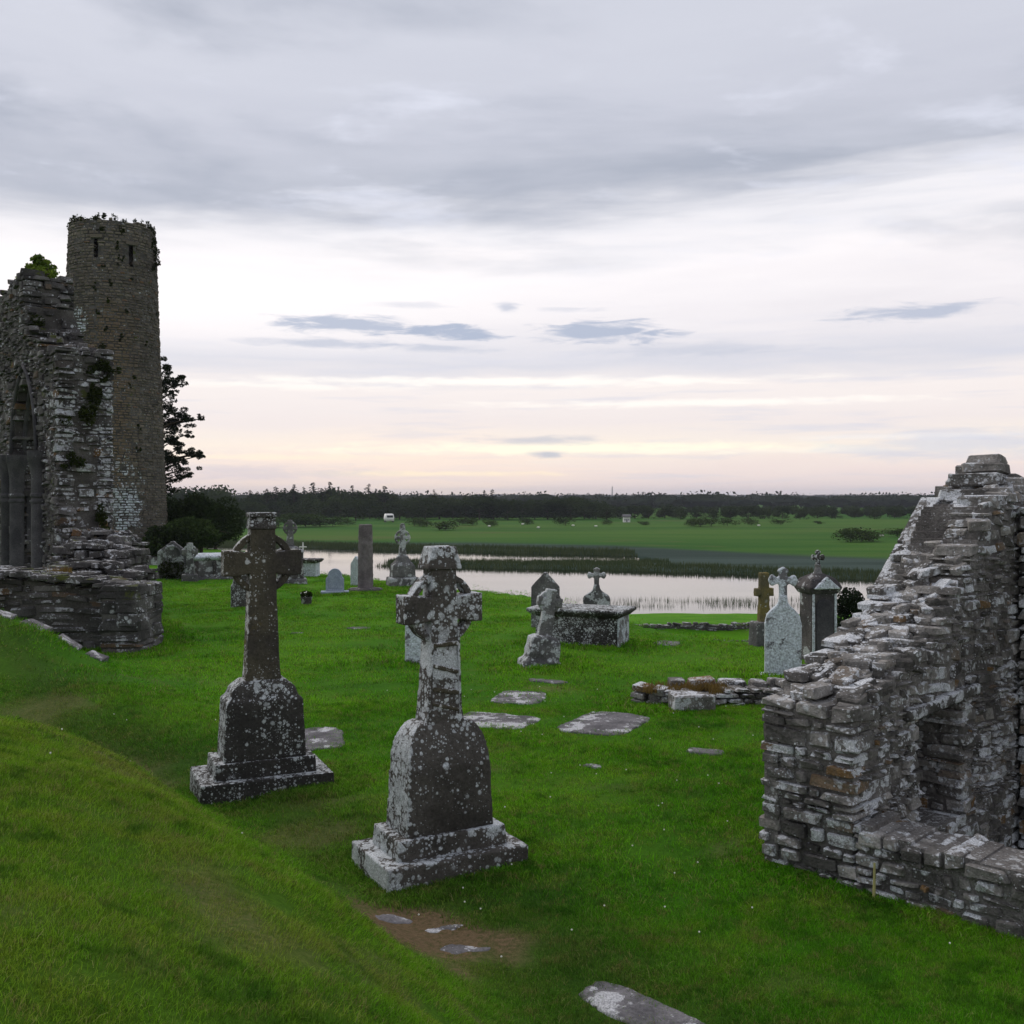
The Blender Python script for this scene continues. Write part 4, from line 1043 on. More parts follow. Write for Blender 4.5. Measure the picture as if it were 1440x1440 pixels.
# --- second celtic cross, left
g = H(-2.66, 10.75)
root = thing('celtic_cross', 'dark celtic cross with an olive-brown shaft and speckled plinth, left of the front cross', 'celtic cross', (-2.63, 10.75, -2.99), R(24))
slabbox(root, 'base_slab', 'cross2', 1.36, .86, -.22, .14, .985, .014, .005)
slabbox(root, 'step', 'cross2', 1.04, .60, .13, .30, .97, .012, .005)
mb = MB()
def rect(w, d_, z): return [(-w/2, -d_/2, z), (w/2, -d_/2, z), (w/2, d_/2, z), (-w/2, d_/2, z)]
mb.loft([rect(.84, .50, .29), rect(.78, .46, .90), rect(.70, .40, .93), rect(.64, .34, 1.02), rect(.44, .27, 1.10)])
part(mb, 'plinth', 'cross2', root, .014, .006)
wheel_cross(root, 'cross2s', 1.07, 2.69, .355, .258, 2.31, .27, .80, .325, .21, .6, (2.66, 2.80, .275, .25), .0105, .005, hollow=0, rin=.79, capm='cross2')
mb = MB(); mb.box((0, 0, 2.812), (.28, .24, .05)); part(mb, 'cap_slab', 'cross2', root, .01, .003)

def place(name, label, cat, pxx, D, rz=0, group=None, sink=.03, tilt=0):
    x_ = px(pxx, D); o = thing(name, label, cat, (x_, D, H(x_, D)-sink), rz, group); o.rotation_euler = (0, tilt, rz); return o
# leaning small cross
root = place('celtic_cross', 'small leaning celtic cross on a rough boulder-like base in front of the table tomb', 'celtic cross', 759, 18.4, R(15), tilt=R(9))
mb = MB(); mb.loft([[(x, y, z) for x, y, z in rect(w, d_, z)] for w, d_, z in ((.78, .55, -.15), (.74, .52, .08), (.58, .42, .14), (.52, .38, .50), (.36, .28, .56))]); part(mb, 'base', 'tombs', root, .03, .03, .2)
wheel_cross(root, 'tombs', .5, 1.40, .27, .19, 1.17, .17, .46, .21, .15, .7, None, .017, .008, hollow=.03)
# table tomb
root = place('table_tomb', 'box tomb with a dark overhanging table slab and white lichened end, middle of the lawn', 'tomb', 818, 21.2, R(-21))
mb = MB(); mb.box((0, 0, .30), (1.75, .80, .66)); part(mb, 'chest', 'cross2', root, .03, .008)
mb = MB(); mb.box((.885, 0, .29), (.04, .82, .62)); part(mb, 'end_panel', 'tombwhite', root, .02, .006)
mb = MB(); mb.loft([rect(1.82, .9, .60), rect(1.98, 1.06, .67), rect(2.06, 1.12, .70), rect(2.06, 1.12, .765)]); part(mb, 'top_slab', 'cross2', root, .022, .006)
# headstones
def headstone(root, w, h, th, shape, mat='tombs', vox=.025, base=None, z0=-.1, amp=.008, name='stone_slab'):
    mb = MB()
    if shape == 'gable': o = [(-w/2, z0), (w/2, z0), (w/2, h*.74), (w*.08, h*.97), (w*.06, h), (-w*.06, h), (-w*.08, h*.97), (-w/2, h*.74)]
    elif shape == 'round':
        o = [(-w/2, z0), (w/2, z0), (w/2, h*.62), (w*.40, h*.68)]+[(w*.40*math.cos(math.pi*i/12), h*.68+(h*.32)*math.sin(math.pi*i/12)) for i in range(1, 12)]+[(-w*.40, h*.68), (-w/2, h*.62)]
    elif shape == 'ogee':
        o = [(-w/2, z0), (w/2, z0), (w/2, h*.52), (w*.47, h*.57), (w*.34, h*.62), (w*.2, h*.66), (w*.12, h*.72), (w*.11, h*.80), (-w*.11, h*.80), (-w*.12, h*.72), (-w*.2, h*.66), (-w*.34, h*.62), (-w*.47, h*.57), (-w/2, h*.52)]
    elif shape == 'shoulder':
        o = [(-w/2, z0), (w/2, z0), (w/2, h*.50), (w*.44, h*.58), (w*.30, h*.63), (w*.14, h*.68), (w*.10, h*.76), (-w*.10, h*.76), (-w*.14, h*.68), (-w*.30, h*.63), (-w*.44, h*.58), (-w/2, h*.50)]
    else: o = [(-w/2, z0), (w/2, z0), (w*.49, h*.99), (-w*.49, h)]
    mb.prism(o, -th/2, th/2)
    p = part(mb, name, mat, root, vox, amp)
    if base: slabbox(root, 'base', mat, base[0], base[1], -.1, base[2], .97, vox, amp)
    return p
def fleury(root, cx, z, w, h, th, mat, arm=.28, vox=.018):
    """small cross finial with flared, bulbous ends"""
    mb = MB(); t = th/2
    mb.prism([(-w*arm/2, z), (w*arm/2, z), (w*arm/2, z+h*.98), (-w*arm/2, z+h*.98)], -t, t)
    zc = z+h*.58; a = h*.11
    mb.prism([(-w*.42, zc-a), (w*.42, zc-a), (w*.42, zc+a), (-w*.42, zc+a)], -t*.9, t*.9)
    for sx in (-1, 1):
        for q in (-1, 1): mb.ring(sx*w*.40, zc+q*h*.09, .001, h*.10, -t, t, 10)
        mb.ring(sx*w*.48, zc, .001, h*.07, -t, t, 10)
        mb.ring(sx*w*.11, z+h*.9, .001, h*.09, -t, t, 10)
    mb.ring(0, z+h*.98, .001, h*.07, -t, t, 10)
    return part(mb, 'cross_finial', mat, root, vox, .004)
root = place('headstone', 'pale gable-topped headstone standing behind the left end of the table tomb', 'headstone', 767, 24.0, R(-8))
headstone(root, .66, 1.32, .16, 'gable')
root = place('headstone', 'lichened headstone with curved shoulders and a small cross on top, behind the table tomb', 'headstone', 839, 24.2, R(-6))
headstone(root, .64, 1.28, .15, 'ogee'); fleury(root, 0, .98, .42, .42, .13, 'tombs')
root = place('headstone', 'white blotched slab headstone half hidden behind the front celtic cross', 'headstone', 586, 18.6, R(12))
headstone(root, .42, .98, .12, 'flat', 'tombwhite')
# stepped cross by the river
root = place('celtic_cross', 'slender ringed cross on a two-tier block pedestal at the river edge of the lawn', 'celtic cross', 566, 34.4, R(18), sink=.08)
slabbox(root, 'lower_block', 'tombs', 1.02, .74, -.2, .40, .97, .04, .012)
mb = MB(); mb.loft([rect(.80, .6, .39), rect(.74, .56, .80), rect(.5, .38, .93), rect(.34, .26, 1.12)]); part(mb, 'upper_block', 'tombs', root, .035, .012)
wheel_cross(root, 'tombs', 1.08, 2.14, .26, .17, 1.72, .13, .52, .27, .15, .6, None, .022, .006, rin=.70)
mb = MB(); mb.ring(0, 2.12, .001, .09, -.06, .06, 10); part(mb, 'knob', 'tombs', root, .02, .004)
# round shaft
root = place('stone_shaft', 'tall weathered cylindrical stone shaft on a round base near the river', 'stone shaft', 514, 32.6, 0)
mb = MB(); mb.lathe((0, 0, 0), [(.56, -.1), (.58, .05), (.52, .13), (.30, .15)], 24); part(mb, 'round_base', 'tombdark', root, .03, .015)
mb = MB(); mb.lathe((0, 0, 0), [(.245, .1), (.24, .9), (.23, 1.6), (.215, 2.1), (.20, 2.16)], 20); part(mb, 'shaft', 'shaft', root, .022, .02, .15)
root = place('headstone', 'narrow pale gable-topped headstone just left of the round shaft', 'headstone', 501, 34.8, R(-20), sink=.05)
headstone(root, .40, 1.05, .14, 'gable', 'tombwhite', .03)
root = place('headstone', 'blue-grey round-topped headstone on a plinth, left of the round shaft', 'headstone', 471, 31.8, R(10))
headstone(root, .56, .82, .12, 'round', 'marble', .02, (.9, .4, .12), amp=.003)
mb = MB(); mb.prism([(-.20, .2), (.20, .2), (.20, .50), (0, .70), (-.20, .50)], -.075, -.05); part(mb, 'inscription_panel', 'marble', root, .01, .001)
# flower pot
root = place('flower_pot', 'small dark grave pot with white flowers on the lawn', 'flower pot', 431, 28.9)
mb = MB(); mb.lathe((0, 0, 0), [(.12, 0), (.14, .05), (.16, .22), (.17, .24)], 14); mb.build('pot', M['tombdark'], root, True)
leaf_cloud('leaves', 'ivy', [((0, 0, .30), (.16, .16, .10), 220)], .05, root, 3)
fb = MB(); rf = random.Random(9)
for i in range(12):
    a = rf.uniform(0, 6.28); q = rf.uniform(.03, .15); fb.lathe((q*math.cos(a), q*math.sin(a)-.05, .27+rf.uniform(-.04, .12)), [(.001, 0), (.025, .02), (.001, .04)], 6)
o = fb.build('flowers', M['flower'], root); o['kind'] = 'stuff'
# block base cross behind second cross
root = place('celtic_cross', 'grey ringed cross on a tall square block, behind the right arm of the dark cross', 'celtic cross', 408, 35.8, R(14), sink=.05)
slabbox(root, 'foot', 'tombs', 1.18, .9, -.15, .22, .95, .04, .012); slabbox(root, 'block', 'tombdark', .92, .72, .2, 1.12, .93, .035, .01)
mb = MB(); mb.loft([rect(.92, .74, 1.10), rect(.9, .7, 1.2), rect(.45, .36, 1.34)]); part(mb, 'cornice', 'tombs', root, .03, .01)
wheel_cross(root, 'tombs', 1.28, 2.26, .30, .18, 1.97, .14, .50, .245, .16, .6, None, .022, .006, rin=.68)
# table tomb at river with little cross
root = place('table_tomb', 'small table tomb with a dark thick top, by the water right of the block-based cross', 'tomb', 434, 39.0, R(-4), sink=.05)
mb = MB(); mb.box((0, 0, .28), (.74, .6, .66)); part(mb, 'chest', 'tombwhite', root, .035, .008)
mb = MB(); mb.loft([rect(.8, .7, .58), rect(1.0, .84, .68), rect(1.0, .84, .74)]); part(mb, 'top_slab', 'tombdark', root, .03, .006)
o = place('metal_cross', 'thin white grave cross rising behind the small table tomb', 'cross', 426, 39.9, 0)
mb = MB(); mb.tube([(0, 0, 0), (0, 0, .7), (0, 0, 1.30)], [.03, .03, .025], 8); mb.build('post', M['white'], o); mb = MB(); mb.tube([(-.14, 0, 1.12), (.14, 0, 1.12)], [.022, .022], 8); mb.build('crossbar', M['white'], o)
# dark slab under left arm
root = place('headstone', 'dark slab headstone seen under the left arm of the dark cross', 'headstone', 339, 28.3, R(20))
headstone(root, .55, 1.0, .16, 'round', 'cross2', .03)
# large chest tomb far left
root = place('chest_tomb', 'large pale-topped chest tomb standing among the far left graves', 'tomb', 312, 38.2, R(24), sink=.05)
mb = MB(); mb.box((0, 0, .35), (2.0, 1.2, .84)); part(mb, 'chest', 'tombs', root, .04, .012)
for x_ in (-.98, -.35, .35, .98):
    mb = MB(); mb.box((x_, -.62, .34), (.14, .10, .80)); part(mb, 'pilaster', 'tombdark', root, .03, .006)
mb = MB(); mb.loft([rect(2.1, 1.3, .76), rect(2.3, 1.46, .84), rect(2.3, 1.46, .90), rect(1.9, 1.1, .98)]); part(mb, 'top_slab', 'tombwhite', root, .035, .008)
mb = MB(); mb.box((0, 0, .02), (2.3, 1.5, .26)); part(mb, 'foot', 'tombs', root, .04, .01)
root = place('celtic_cross', 'small grey cross with short ring, left of the large chest tomb', 'celtic cross', 267, 36.6, R(16), sink=.05)
slabbox(root, 'base', 'tombs', .62, .5, -.1, .3, .9, .04, .01)
wheel_cross(root, 'tombs', .27, 1.42, .30, .22, 1.10, .20, .56, .25, .17, .7, None, .024, .008, rin=.72)
root = place('headstone', 'broad gabled headstone clad in dark creeper beside the round tower', 'headstone', 243, 37.5, R(8), sink=.05)
headstone(root, 1.05, 1.45, .26, 'gable', 'tombs', .035)
mb = MB(); mb.ring(0, .98, .26, .33, -.18, -.12, 24); part(mb, 'round_moulding', 'tombs', root, .02, .004)
o = leaf_cloud('creeper', 'ivy', [((0, -.1, .4), (.55, .16, .42), 1100)], .05, root, 12); o['kind'] = 'stuff'
# tower-side kerb blocks
for i, (a, b, lab) in enumerate(((170, 49.0-2.2, 'square kerb block nearest the nave at the foot of the round tower'), (192, 46.6, 'middle kerb block at the foot of the round tower'), (212, 46.6, 'right kerb block at the foot of the round tower'))):
    o = place('kerb_block', lab, 'stone block', a+4, 45.6, R(3), 'kerb blocks at the tower foot'); mb = MB(); mb.box((0, 0, .16), (.62, .5, .42)); part(mb, 'block', 'tombs', o, .04, .012)
# right-hand group
root = place('stone_cross', 'plain ochre-mossed stone cross by the water, leftmost of the three right-hand memorials', 'cross', 1074, 21.0, R(14))
slabbox(root, 'base', 'tombs', .52, .42, -.1, .52, .9, .03, .01)
wheel_cross(root, 'cross_moss', .5, 1.52, .24, .19, 1.12, .17, .40, .15, .14, .55, None, .018, .006, rin=.8)
root = place('headstone', 'tall white-lichened headstone with a cross finial, middle of the three right-hand memorials', 'headstone', 1101, 17.3, R(-10), sink=.02)
headstone(root, .60, 1.82, .17, 'shoulder', 'tombwhite', .02)
fleury(root, 0, 1.34, .44, .50, .14, 'tombwhite', .30)
mb = MB(); mb.box((-.02, -.02, .0), (.74, .30, .12)); part(mb, 'foot', 'tombwhite', root, .025, .01)
root = place('pedimented_headstone', 'square memorial with a carved pediment and small cross, rightmost of the three beside the gable', 'headstone', 1150, 19.0, R(14))
mb = MB(); mb.box((0, 0, .62), (.50, .46, 1.35)); part(mb, 'pillar', 'tombdark', root, .02, .006)
for sx in (-1, 1):
    mb = MB(); mb.box((sx*.225, -.235, .68), (.05, .04, 1.2)); part(mb, 'corner_strip', 'tombwhite', root, .014, .004)
mb = MB(); pts = [(.17*math.cos(math.pi*i/10), 1.06+.12*math.sin(math.pi*i/10)) for i in range(11)]; mb.prism([(-.17, .2), (.17, .2)]+pts, -.25, -.22); part(mb, 'arched_panel', 'column', root, .012, .001)
mb = MB(); mb.loft([rect(.54, .5, 1.27), rect(.64, .58, 1.35), rect(.67, .61, 1.40), rect(.5, .46, 1.55), rect(.16, .16, 1.64)]); part(mb, 'cornice', 'tombdark', root, .02, .006)
mb = MB(); mb.prism([(-.27, 1.37), (.27, 1.37), (0, 1.60)], -.35, -.27); part(mb, 'pediment', 'tombwhite', root, .015, .004)
mb = MB(); mb.lathe((0, 0, 0), [(.11, 1.6), (.07, 1.68), (.05, 1.76), (.07, 1.8)], 12); part(mb, 'finial_stem', 'tombs', root, .015, .004)
fleury(root, 0, 1.76, .24, .30, .07, 'cross2', .25, .012)

# ledgers flush with the grass
LG = [('ledger_slab', 'grey ledger stone in the grass just behind the second cross plinth', 448, 1039, .62, 1.0, 15),
      ('ledger_slab', 'round-edged ledger stone with orange moss, beyond the front cross', 731, 980, .75, .95, -12),
      ('ledger_slab', 'long bluish ledger stone just right of the front cross shaft', 694, 1014, 1.15, .95, -24),
      ('ledger_slab', 'large mottled ledger stone in the lawn before the low rubble wall', 852, 1018, .95, 1.35, -28),
      ('ledger_slab', 'thin sliver of sunken ledger stone in front of the low rubble wall', 992, 1058, .44, .28, -20),
      ('ledger_slab', 'grey ledger stone at the bottom edge of the picture', 908, 1428, .30, .92, 42),
      ('ledger_slab', 'flat stone lying in the lawn right of the table tomb', 938, 905, .55, .7, -20),
      ('ledger_slab', 'narrow flat stone in the lawn between shaft and low grass', 504, 884, .55, .35, -5)]
for i, (nm, lab, a, b, w, l, rot) in enumerate(LG):
    D = 3*1440/(b-700); x_ = px(a, D)
    for _ in range(6): D = -H(px(a, D), D)*1440/(b-700)
    on_ground_slab(nm, lab, 'ledger stone', px(a, D), D, w, l, R(rot), seed=i+1, th=.06, sink=.042, irregular=.05, n=26, sq=5)
# moss-grown slab: only scraps of stone show
D = 6.95
frag = [(-.84, 7.28, .34, .20, .4), (-.46, 7.20, .34, .15, .2), (-.36, 6.86, .42, .20, .1)]
for i, (x_, y_, w, l, ro) in enumerate(frag):
    on_ground_slab('stone_fragment', '%s scrap of a buried slab showing through the brown mossy patch' % ['leftmost', 'middle, thinnest', 'rightmost, largest'][i], 'stone', x_, y_, w*.8, l*.8, ro, th=.03, sink=.029, seed=20+i, group='scraps of a moss-grown slab', irregular=.38, n=11)
for (a, b, w, l, rot, lab) in ((772, 958, .62, .26, -25, 'mossy buried slab edge beyond the orange ledger stone'), (834, 1080, .22, .10, -25, 'tiny stone chip showing in the lawn right of the front cross'), (418, 889, .3, .12, 0, 'small flat stone in the lawn right of the dark cross shaft')):
    D = 3*1440/(b-700); on_ground_slab('flat_stone', lab, 'stone', px(a, D), D, w, l, R(rot), th=.05, sink=.025, seed=int(a), irregular=.2)

# riverside revetment of small stones
def revetment():
    root = thing('revetment_wall', 'long low bank of small stones between the lawn and the river', 'low wall', (6.5, 38.5, H(6.5, 38.5)))
    st = []; r1 = random.Random(51)
    z0 = -5.36
    leaf(st, (2.5, 38.6, z0), (1, -.03, 0), (-.03, -1, 0), 17, lambda u: .62, .3, ch=(.10, .18), cw=(.16, .42), r=r1, v0=-.1, proud=.04, tilt=5, gap=.03)
    for i in range(420):
        w = r1.uniform(.15, .4); uu = Vector((1, r1.uniform(-.5, .5), 0)).normalized()
        st.append((Vector((2.5+r1.uniform(0, 17), 38.5-r1.uniform(.1, 2.2), z0+.05)), uu, Vector((uu.y, -uu.x, 0)), (w, w*.8, w*.5), r1.randrange(26), R(r1.gauss(0, 12)), 0))
    lay(root, st, 'wallLow', 0, 'stone_facing'); core(root, (2.5, 38.6, z0), (1, -.03, 0), (-.03, -1, 0), 17, .5, lambda u: .6, 'mortarL')
revetment()


# ------------------------------------------------------------------ trees and bushes
def crown_mesh(name, mat, seed, kind, n=700, size=.35):
    """unit-height crown (base at z=0), leaf clumps spread through an uneven volume"""
    r = np.random.RandomState(seed); P = []
    if kind == 'conifer':
        for k in range(26):
            z = .10+.88*(k/25)**.95; w = .24*(1-z)**.8*(r.uniform(.75, 1.15))+.012
            nb = 5 if z < .8 else 3
            for b in range(nb):
                a = r.uniform(0, 6.28); L = w*r.uniform(.6, 1.15); m = max(3, int(n/110*(L/.2+.3)))
                t = r.uniform(.1, 1, m); P.append(np.column_stack([np.cos(a)*L*t, np.sin(a)*L*t, z-.10*L*t+r.normal(0, .006, m)]))
    else:
        nb = 20 if kind == 'round' else 12
        for k in range(nb):
            a = r.uniform(0, 6.28); q = r.uniform(0, 1)**.6
            if kind == 'round': c = np.array([.34*q*math.cos(a), .34*q*math.sin(a), r.uniform(.14, .84)]); rad = np.array([.2, .2, .15])*r.uniform(.7, 1.2)
            else: c = np.array([.55*q*math.cos(a), .55*q*math.sin(a), r.uniform(.25, .7)]); rad = np.array([.36, .36, .26])*r.uniform(.6, 1.1)
            m = n//nb; v = r.normal(size=(m, 3)); v /= np.linalg.norm(v, axis=1)[:, None]; v *= (r.uniform(.4, 1, m)**.5)[:, None]; P.append(v*rad+c)
    P = np.vstack(P); P[:, 2] = np.maximum(P[:, 2], .01); n = len(P)
    a = r.normal(size=(n, 3)); a[:, 2] *= .5; a /= np.linalg.norm(a, axis=1)[:, None]; b = r.normal(size=(n, 3)); b = np.cross(a, b); b /= np.linalg.norm(b, axis=1)[:, None]
    s_ = size*r.uniform(.5, 1.4, n)[:, None]
    V = np.stack([P-a*s_, P+b*s_*.6, P+a*s_, P-b*s_*.6], 1).reshape(-1, 3)
    me = bpy.data.meshes.new(name); me.from_pydata(V.tolist(), [], np.arange(n*4).reshape(-1, 4).tolist()); me.update(); me.materials.append(M[mat]); return me
def trunk_mesh(h, r_, seed, mat='bark'):
    rr_ = random.Random(seed); mb = MB(); mb.tube([(0, 0, -.03), (rr_.uniform(-.01, .01), 0, .3*h), (rr_.uniform(-.02, .02), rr_.uniform(-.02, .02), h)], [r_, r_*.75, r_*.3], 6)
    for k in range(4):
        a = rr_.uniform(0, 6.28); z_ = rr_.uniform(.35, .7)*h; mb.tube([(0, 0, z_), (.18*math.cos(a), .18*math.sin(a), z_+.18)], [r_*.4, r_*.15], 5)
    me = mb.mesh('trunk'); me.materials.append(M[mat]); return me
CM = {'conifer': [crown_mesh('crown', 'fir', 60+i, 'conifer', 800, .022) for i in range(3)],
      'round': [crown_mesh('crown', 'tree', 70+i, 'round', 1500, .030) for i in range(4)],
      'bush': [crown_mesh('foliage', 'bush', 80+i, 'bush', 900, .045) for i in range(4)]}
TM = {k: trunk_mesh(.85 if k == 'conifer' else .5, .016 if k == 'conifer' else .025, 5) for k in ('conifer', 'round')}; TM['bush'] = trunk_mesh(.45, .02, 6)
rt = random.Random(77)
PLACEW = []
def tree(kind, pxx, D, top_y, label, group, wid=1.0, basepy=None):
    x_ = px(pxx, D); zb = H(x_, D); h = (700-top_y)/1440*D-zb
    nm = {'conifer': 'conifer_tree', 'round': 'broadleaf_tree', 'bush': 'bush'}[kind]
    root = thing(nm, label, 'bush' if kind == 'bush' else 'tree', (x_, D, zb-.05), rt.uniform(0, 6.28), group); root.scale = (h*wid, h*wid, h)
    for me in (TM[kind], rt.choice(CM[kind])):
        o = bpy.data.objects.new(me.name.split('.')[0], me); COL.objects.link(o); o.parent = root
    return root
LMK = [(312, 'the evergreen thicket'), (362, 'the dark cross'), (408, 'the block-based cross'), (436, 'the small table tomb'), (471, 'the blue headstone'), (514, 'the round shaft'), (566, 'the slender ringed cross'), (615, 'the front cross'), (663, 'the pale half-hidden house'),
       (712, 'the orange ledger stone'), (767, 'the gable-topped headstone'), (839, 'the cross-topped headstone'), (861, 'the mast'), (881, 'the white hut'), (951, 'the distant farmhouse'), (1010, 'the low rubble wall'), (1074, 'the ochre cross'), (1101, 'the tall white headstone'), (1150, 'the pedimented memorial'), (1203, 'the dark riverside bush'), (1262, 'the pasture willows'), (1320, 'the ruined gable')]
USED = set()
def where(a, head):
    for (lx, nm) in sorted(LMK, key=lambda q: abs(q[0]-a)):
        d_ = a-lx
        w = 'straight above' if abs(d_) <= 7 else ('just ' if abs(d_) < 20 else '')+('left' if d_ < 0 else 'right')+' of'
        t = '%s %s %s' % (head, w, nm)
        if t not in USED: USED.add(t); return t
    return head
# conifers on the skyline
for i, (a, ty) in enumerate(((352, 689), (362, 691), (375, 687), (388, 684), (401, 686), (414, 681), (427, 684), (441, 678), (452, 686), (463, 677), (476, 684), (496, 682), (503, 689), (519, 680), (529, 687), (540, 683), (610, 688), (681, 689), (692, 688))):
    nx = ('dark conifer standing out over the far wood, %s' % (
        ['leftmost of the long conifer row', 'second from the left of the row', 'third of the row above the dark cross', 'tall pointed one by the dark cross', 'just right of the dark cross cap', 'over the grey ringed cross',
         'slim one right of the ringed cross', 'tall spire left of the highest tree', 'short one beside the highest tree', 'the highest spire of all', 'broad one right of the highest spire', 'above the left headstone group',
         'short neighbour left of the round shaft', 'pointed one above the round shaft', 'short one right of the shaft', 'last of the long conifer row', 'lone one between shaft and front cross', 'left of the pair above the front cross', 'right of the pair above the front cross'][i]))
    tree('conifer', a, 300+rt.uniform(-12, 12), ty, nx, 'conifers on the far skyline', rt.uniform(1.5, 2.3))
# broadleaf trees of the far wood in front
BL = [(318, 712, 250), (338, 704, 270), (358, 703, 262), (372, 707, 255), (392, 700, 272), (412, 703, 262), (434, 698, 270), (455, 702, 262), (478, 697, 268), (500, 701, 262), (520, 697, 272), (541, 700, 262), (562, 700, 268), (580, 702, 274),
      (598, 697, 262), (618, 696, 270), (637, 702, 264), (655, 700, 270), (674, 697, 262), (694, 696, 270), (714, 699, 264), (735, 698, 272), (752, 701, 266), (770, 699, 262), (786, 698, 268), (803, 696, 266), (822, 701, 272), (838, 703, 268), (853, 707, 262),
      (872, 711, 275), (893, 708, 280), (912, 712, 272), (935, 707, 278), (957, 713, 268), (980, 711, 275), (1003, 714, 268), (1027, 711, 276), (1052, 708, 280), (1075, 713, 270), (1100, 711, 276), (1125, 714, 270), (1150, 712, 275), (1175, 715, 270), (1202, 712, 276), (1230, 714, 272), (1258, 711, 278), (1285, 713, 270), (1312, 712, 276)]
WORDS = ['round crowned', 'spreading', 'dense', 'slim', 'low']
for i, (a, ty, D) in enumerate(BL):
    tree('round', a, D+rt.uniform(-6, 6), ty+rt.uniform(-1, 1), where(a, 'dark leafy tree in the far wood,'), 'trees of the far wood', rt.uniform(1.4, 2.0))
# bushes at the pasture edge
BU = [(318, 724, 200, 9), (334, 721, 196, 9), (352, 724, 190, 9), (372, 720, 198, 9), (391, 722, 196, 9), (410, 719, 199, 9), (430, 722, 200, 9), (450, 720, 202, 9), (468, 725, 204, 9), (489, 729, 208, 8), (583, 728, 205, 7), (600, 730, 200, 6), (618, 731, 180, 9), (646, 726, 212, 6), (664, 728, 210, 6), (690, 731, 205, 6), (742, 727, 215, 5), (795, 726, 210, 6), (855, 731, 215, 5), (905, 733, 212, 5), (972, 728, 205, 6),
      (985, 730, 200, 6), (1000, 727, 205, 6), (1023, 727, 208, 5), (1057, 728, 212, 5), (1098, 730, 214, 5), (1150, 733, 222, 5), (1196, 742, 133, 9), (1211, 739, 134, 9), (1228, 743, 135, 9), (1262, 742, 150, 9), (1290, 741, 152, 9)]
for i, (a, ty, D, w) in enumerate(BU):
    tree('bush', a, D, ty-2, where(a, 'green willow bush on the far pasture,'), 'bushes along the far pasture', rt.uniform(1.5, 2.3))
# far woods and hedgerows as masses
def mass(name, label, items, mat, seed, leafsz, per):
    r = np.random.RandomState(seed); V = []
    allP = []; S = []
    for (x_, y_, z_, w, h) in items:
        m = per; v = r.normal(size=(m, 3)); v /= np.linalg.norm(v, axis=1)[:, None]; v *= (r.uniform(.3, 1, m)**.5)[:, None]
        P = v*np.array([w/2, w/2*.8, h*.5])+np.array([x_, y_, z_+h*.46]); allP.append(P); S.append(np.full(m, leafsz*h))
    P = np.vstack(allP); s_ = (np.concatenate(S)*r.uniform(.6, 1.3, len(P)))[:, None]; n = len(P)
    a = r.normal(size=(n, 3)); a /= np.linalg.norm(a, axis=1)[:, None]; b = r.normal(size=(n, 3)); b = np.cross(a, b); b /= np.linalg.norm(b, axis=1)[:, None]
    V = np.stack([P-a*s_, P+b*s_*.7, P+a*s_, P-b*s_*.7], 1).reshape(-1, 3)
    bmi = bmesh.new(); bmesh.ops.create_icosphere(bmi, subdivisions=2, radius=1); IV = np.array([v.co[:] for v in bmi.verts]); IF = [tuple(v.index for v in f.verts) for f in bmi.faces]; bmi.free()
    faces = np.arange(n*4).reshape(-1, 4).tolist(); o_ = n*4; allV = [V]
    for (x_, y_, z_, w, h) in items:
        q = IV*(1+r.uniform(-.16, .16, (len(IV), 1)))*np.array([w*.38, w*.32, h*.37])+np.array([x_, y_, z_+h*.38]); allV.append(q); faces += [tuple(i+o_ for i in f) for f in IF]; o_ += len(IV)
    me = bpy.data.meshes.new(name); me.from_pydata(np.vstack(allV).tolist(), [], faces); me.update()
    return tag(new_obj(name, me, M[mat]), kind='stuff')
items = []
for i in range(260):                       # wood behind the front trees, left and middle
    a = rt.uniform(300, 860); D = rt.uniform(285, 330); x_ = px(a, D); ty = np.interp(a, [300, 340, 352, 400, 440, 470, 500, 545, 562, 600, 620, 680, 700, 760, 800, 860], [705, 698, 691, 686, 689, 684, 688, 687, 698, 696, 700, 693, 700, 701, 695, 706]); z_ = H(x_, D); h = (700-ty-rt.uniform(-1, 8))/1440*D-z_; items.append((x_, D, z_, h*rt.uniform(.5, .9), h))
for i in range(240):
    a = rt.uniform(850, 1560); D = rt.uniform(285, 420); x_ = px(a, D); ty = 711+rt.uniform(-2, 4); z_ = H(x_, D); h = max(2.5, (700-ty)/1440*D-z_); items.append((x_, D, z_, h*rt.uniform(.8, 1.4), h))
for i in range(60):
    a = rt.uniform(60, 330); D = rt.uniform(285, 330); x_ = px(a, D); z_ = H(x_, D); h = rt.uniform(6, 10); items.append((x_, D, z_, h, h))
mass('woods', '', items, 'tree', 5, .05, 300)
items = []
for D in (520, 680, 880, 1150, 1500, 1950, 2500, 3100):
    n = 170
    for i in range(n):
        a = -900+i*(3200/n)+rt.uniform(-8, 8)
        if rt.random() < .12+.12*math.sin(i*.21+D): continue
        DD = D*(1+rt.uniform(-.05, .05)+.05*math.sin(i*.13+D)); x_ = px(a, DD); z_ = H(x_, DD); h = rt.uniform(5.5, 9)*(1+D/5200); items.append((x_, DD, z_-.3, rt.uniform(12, 24)*(1+D/1800), h))
mass('far_woods', '', items, 'fir', 6, .085, 100)

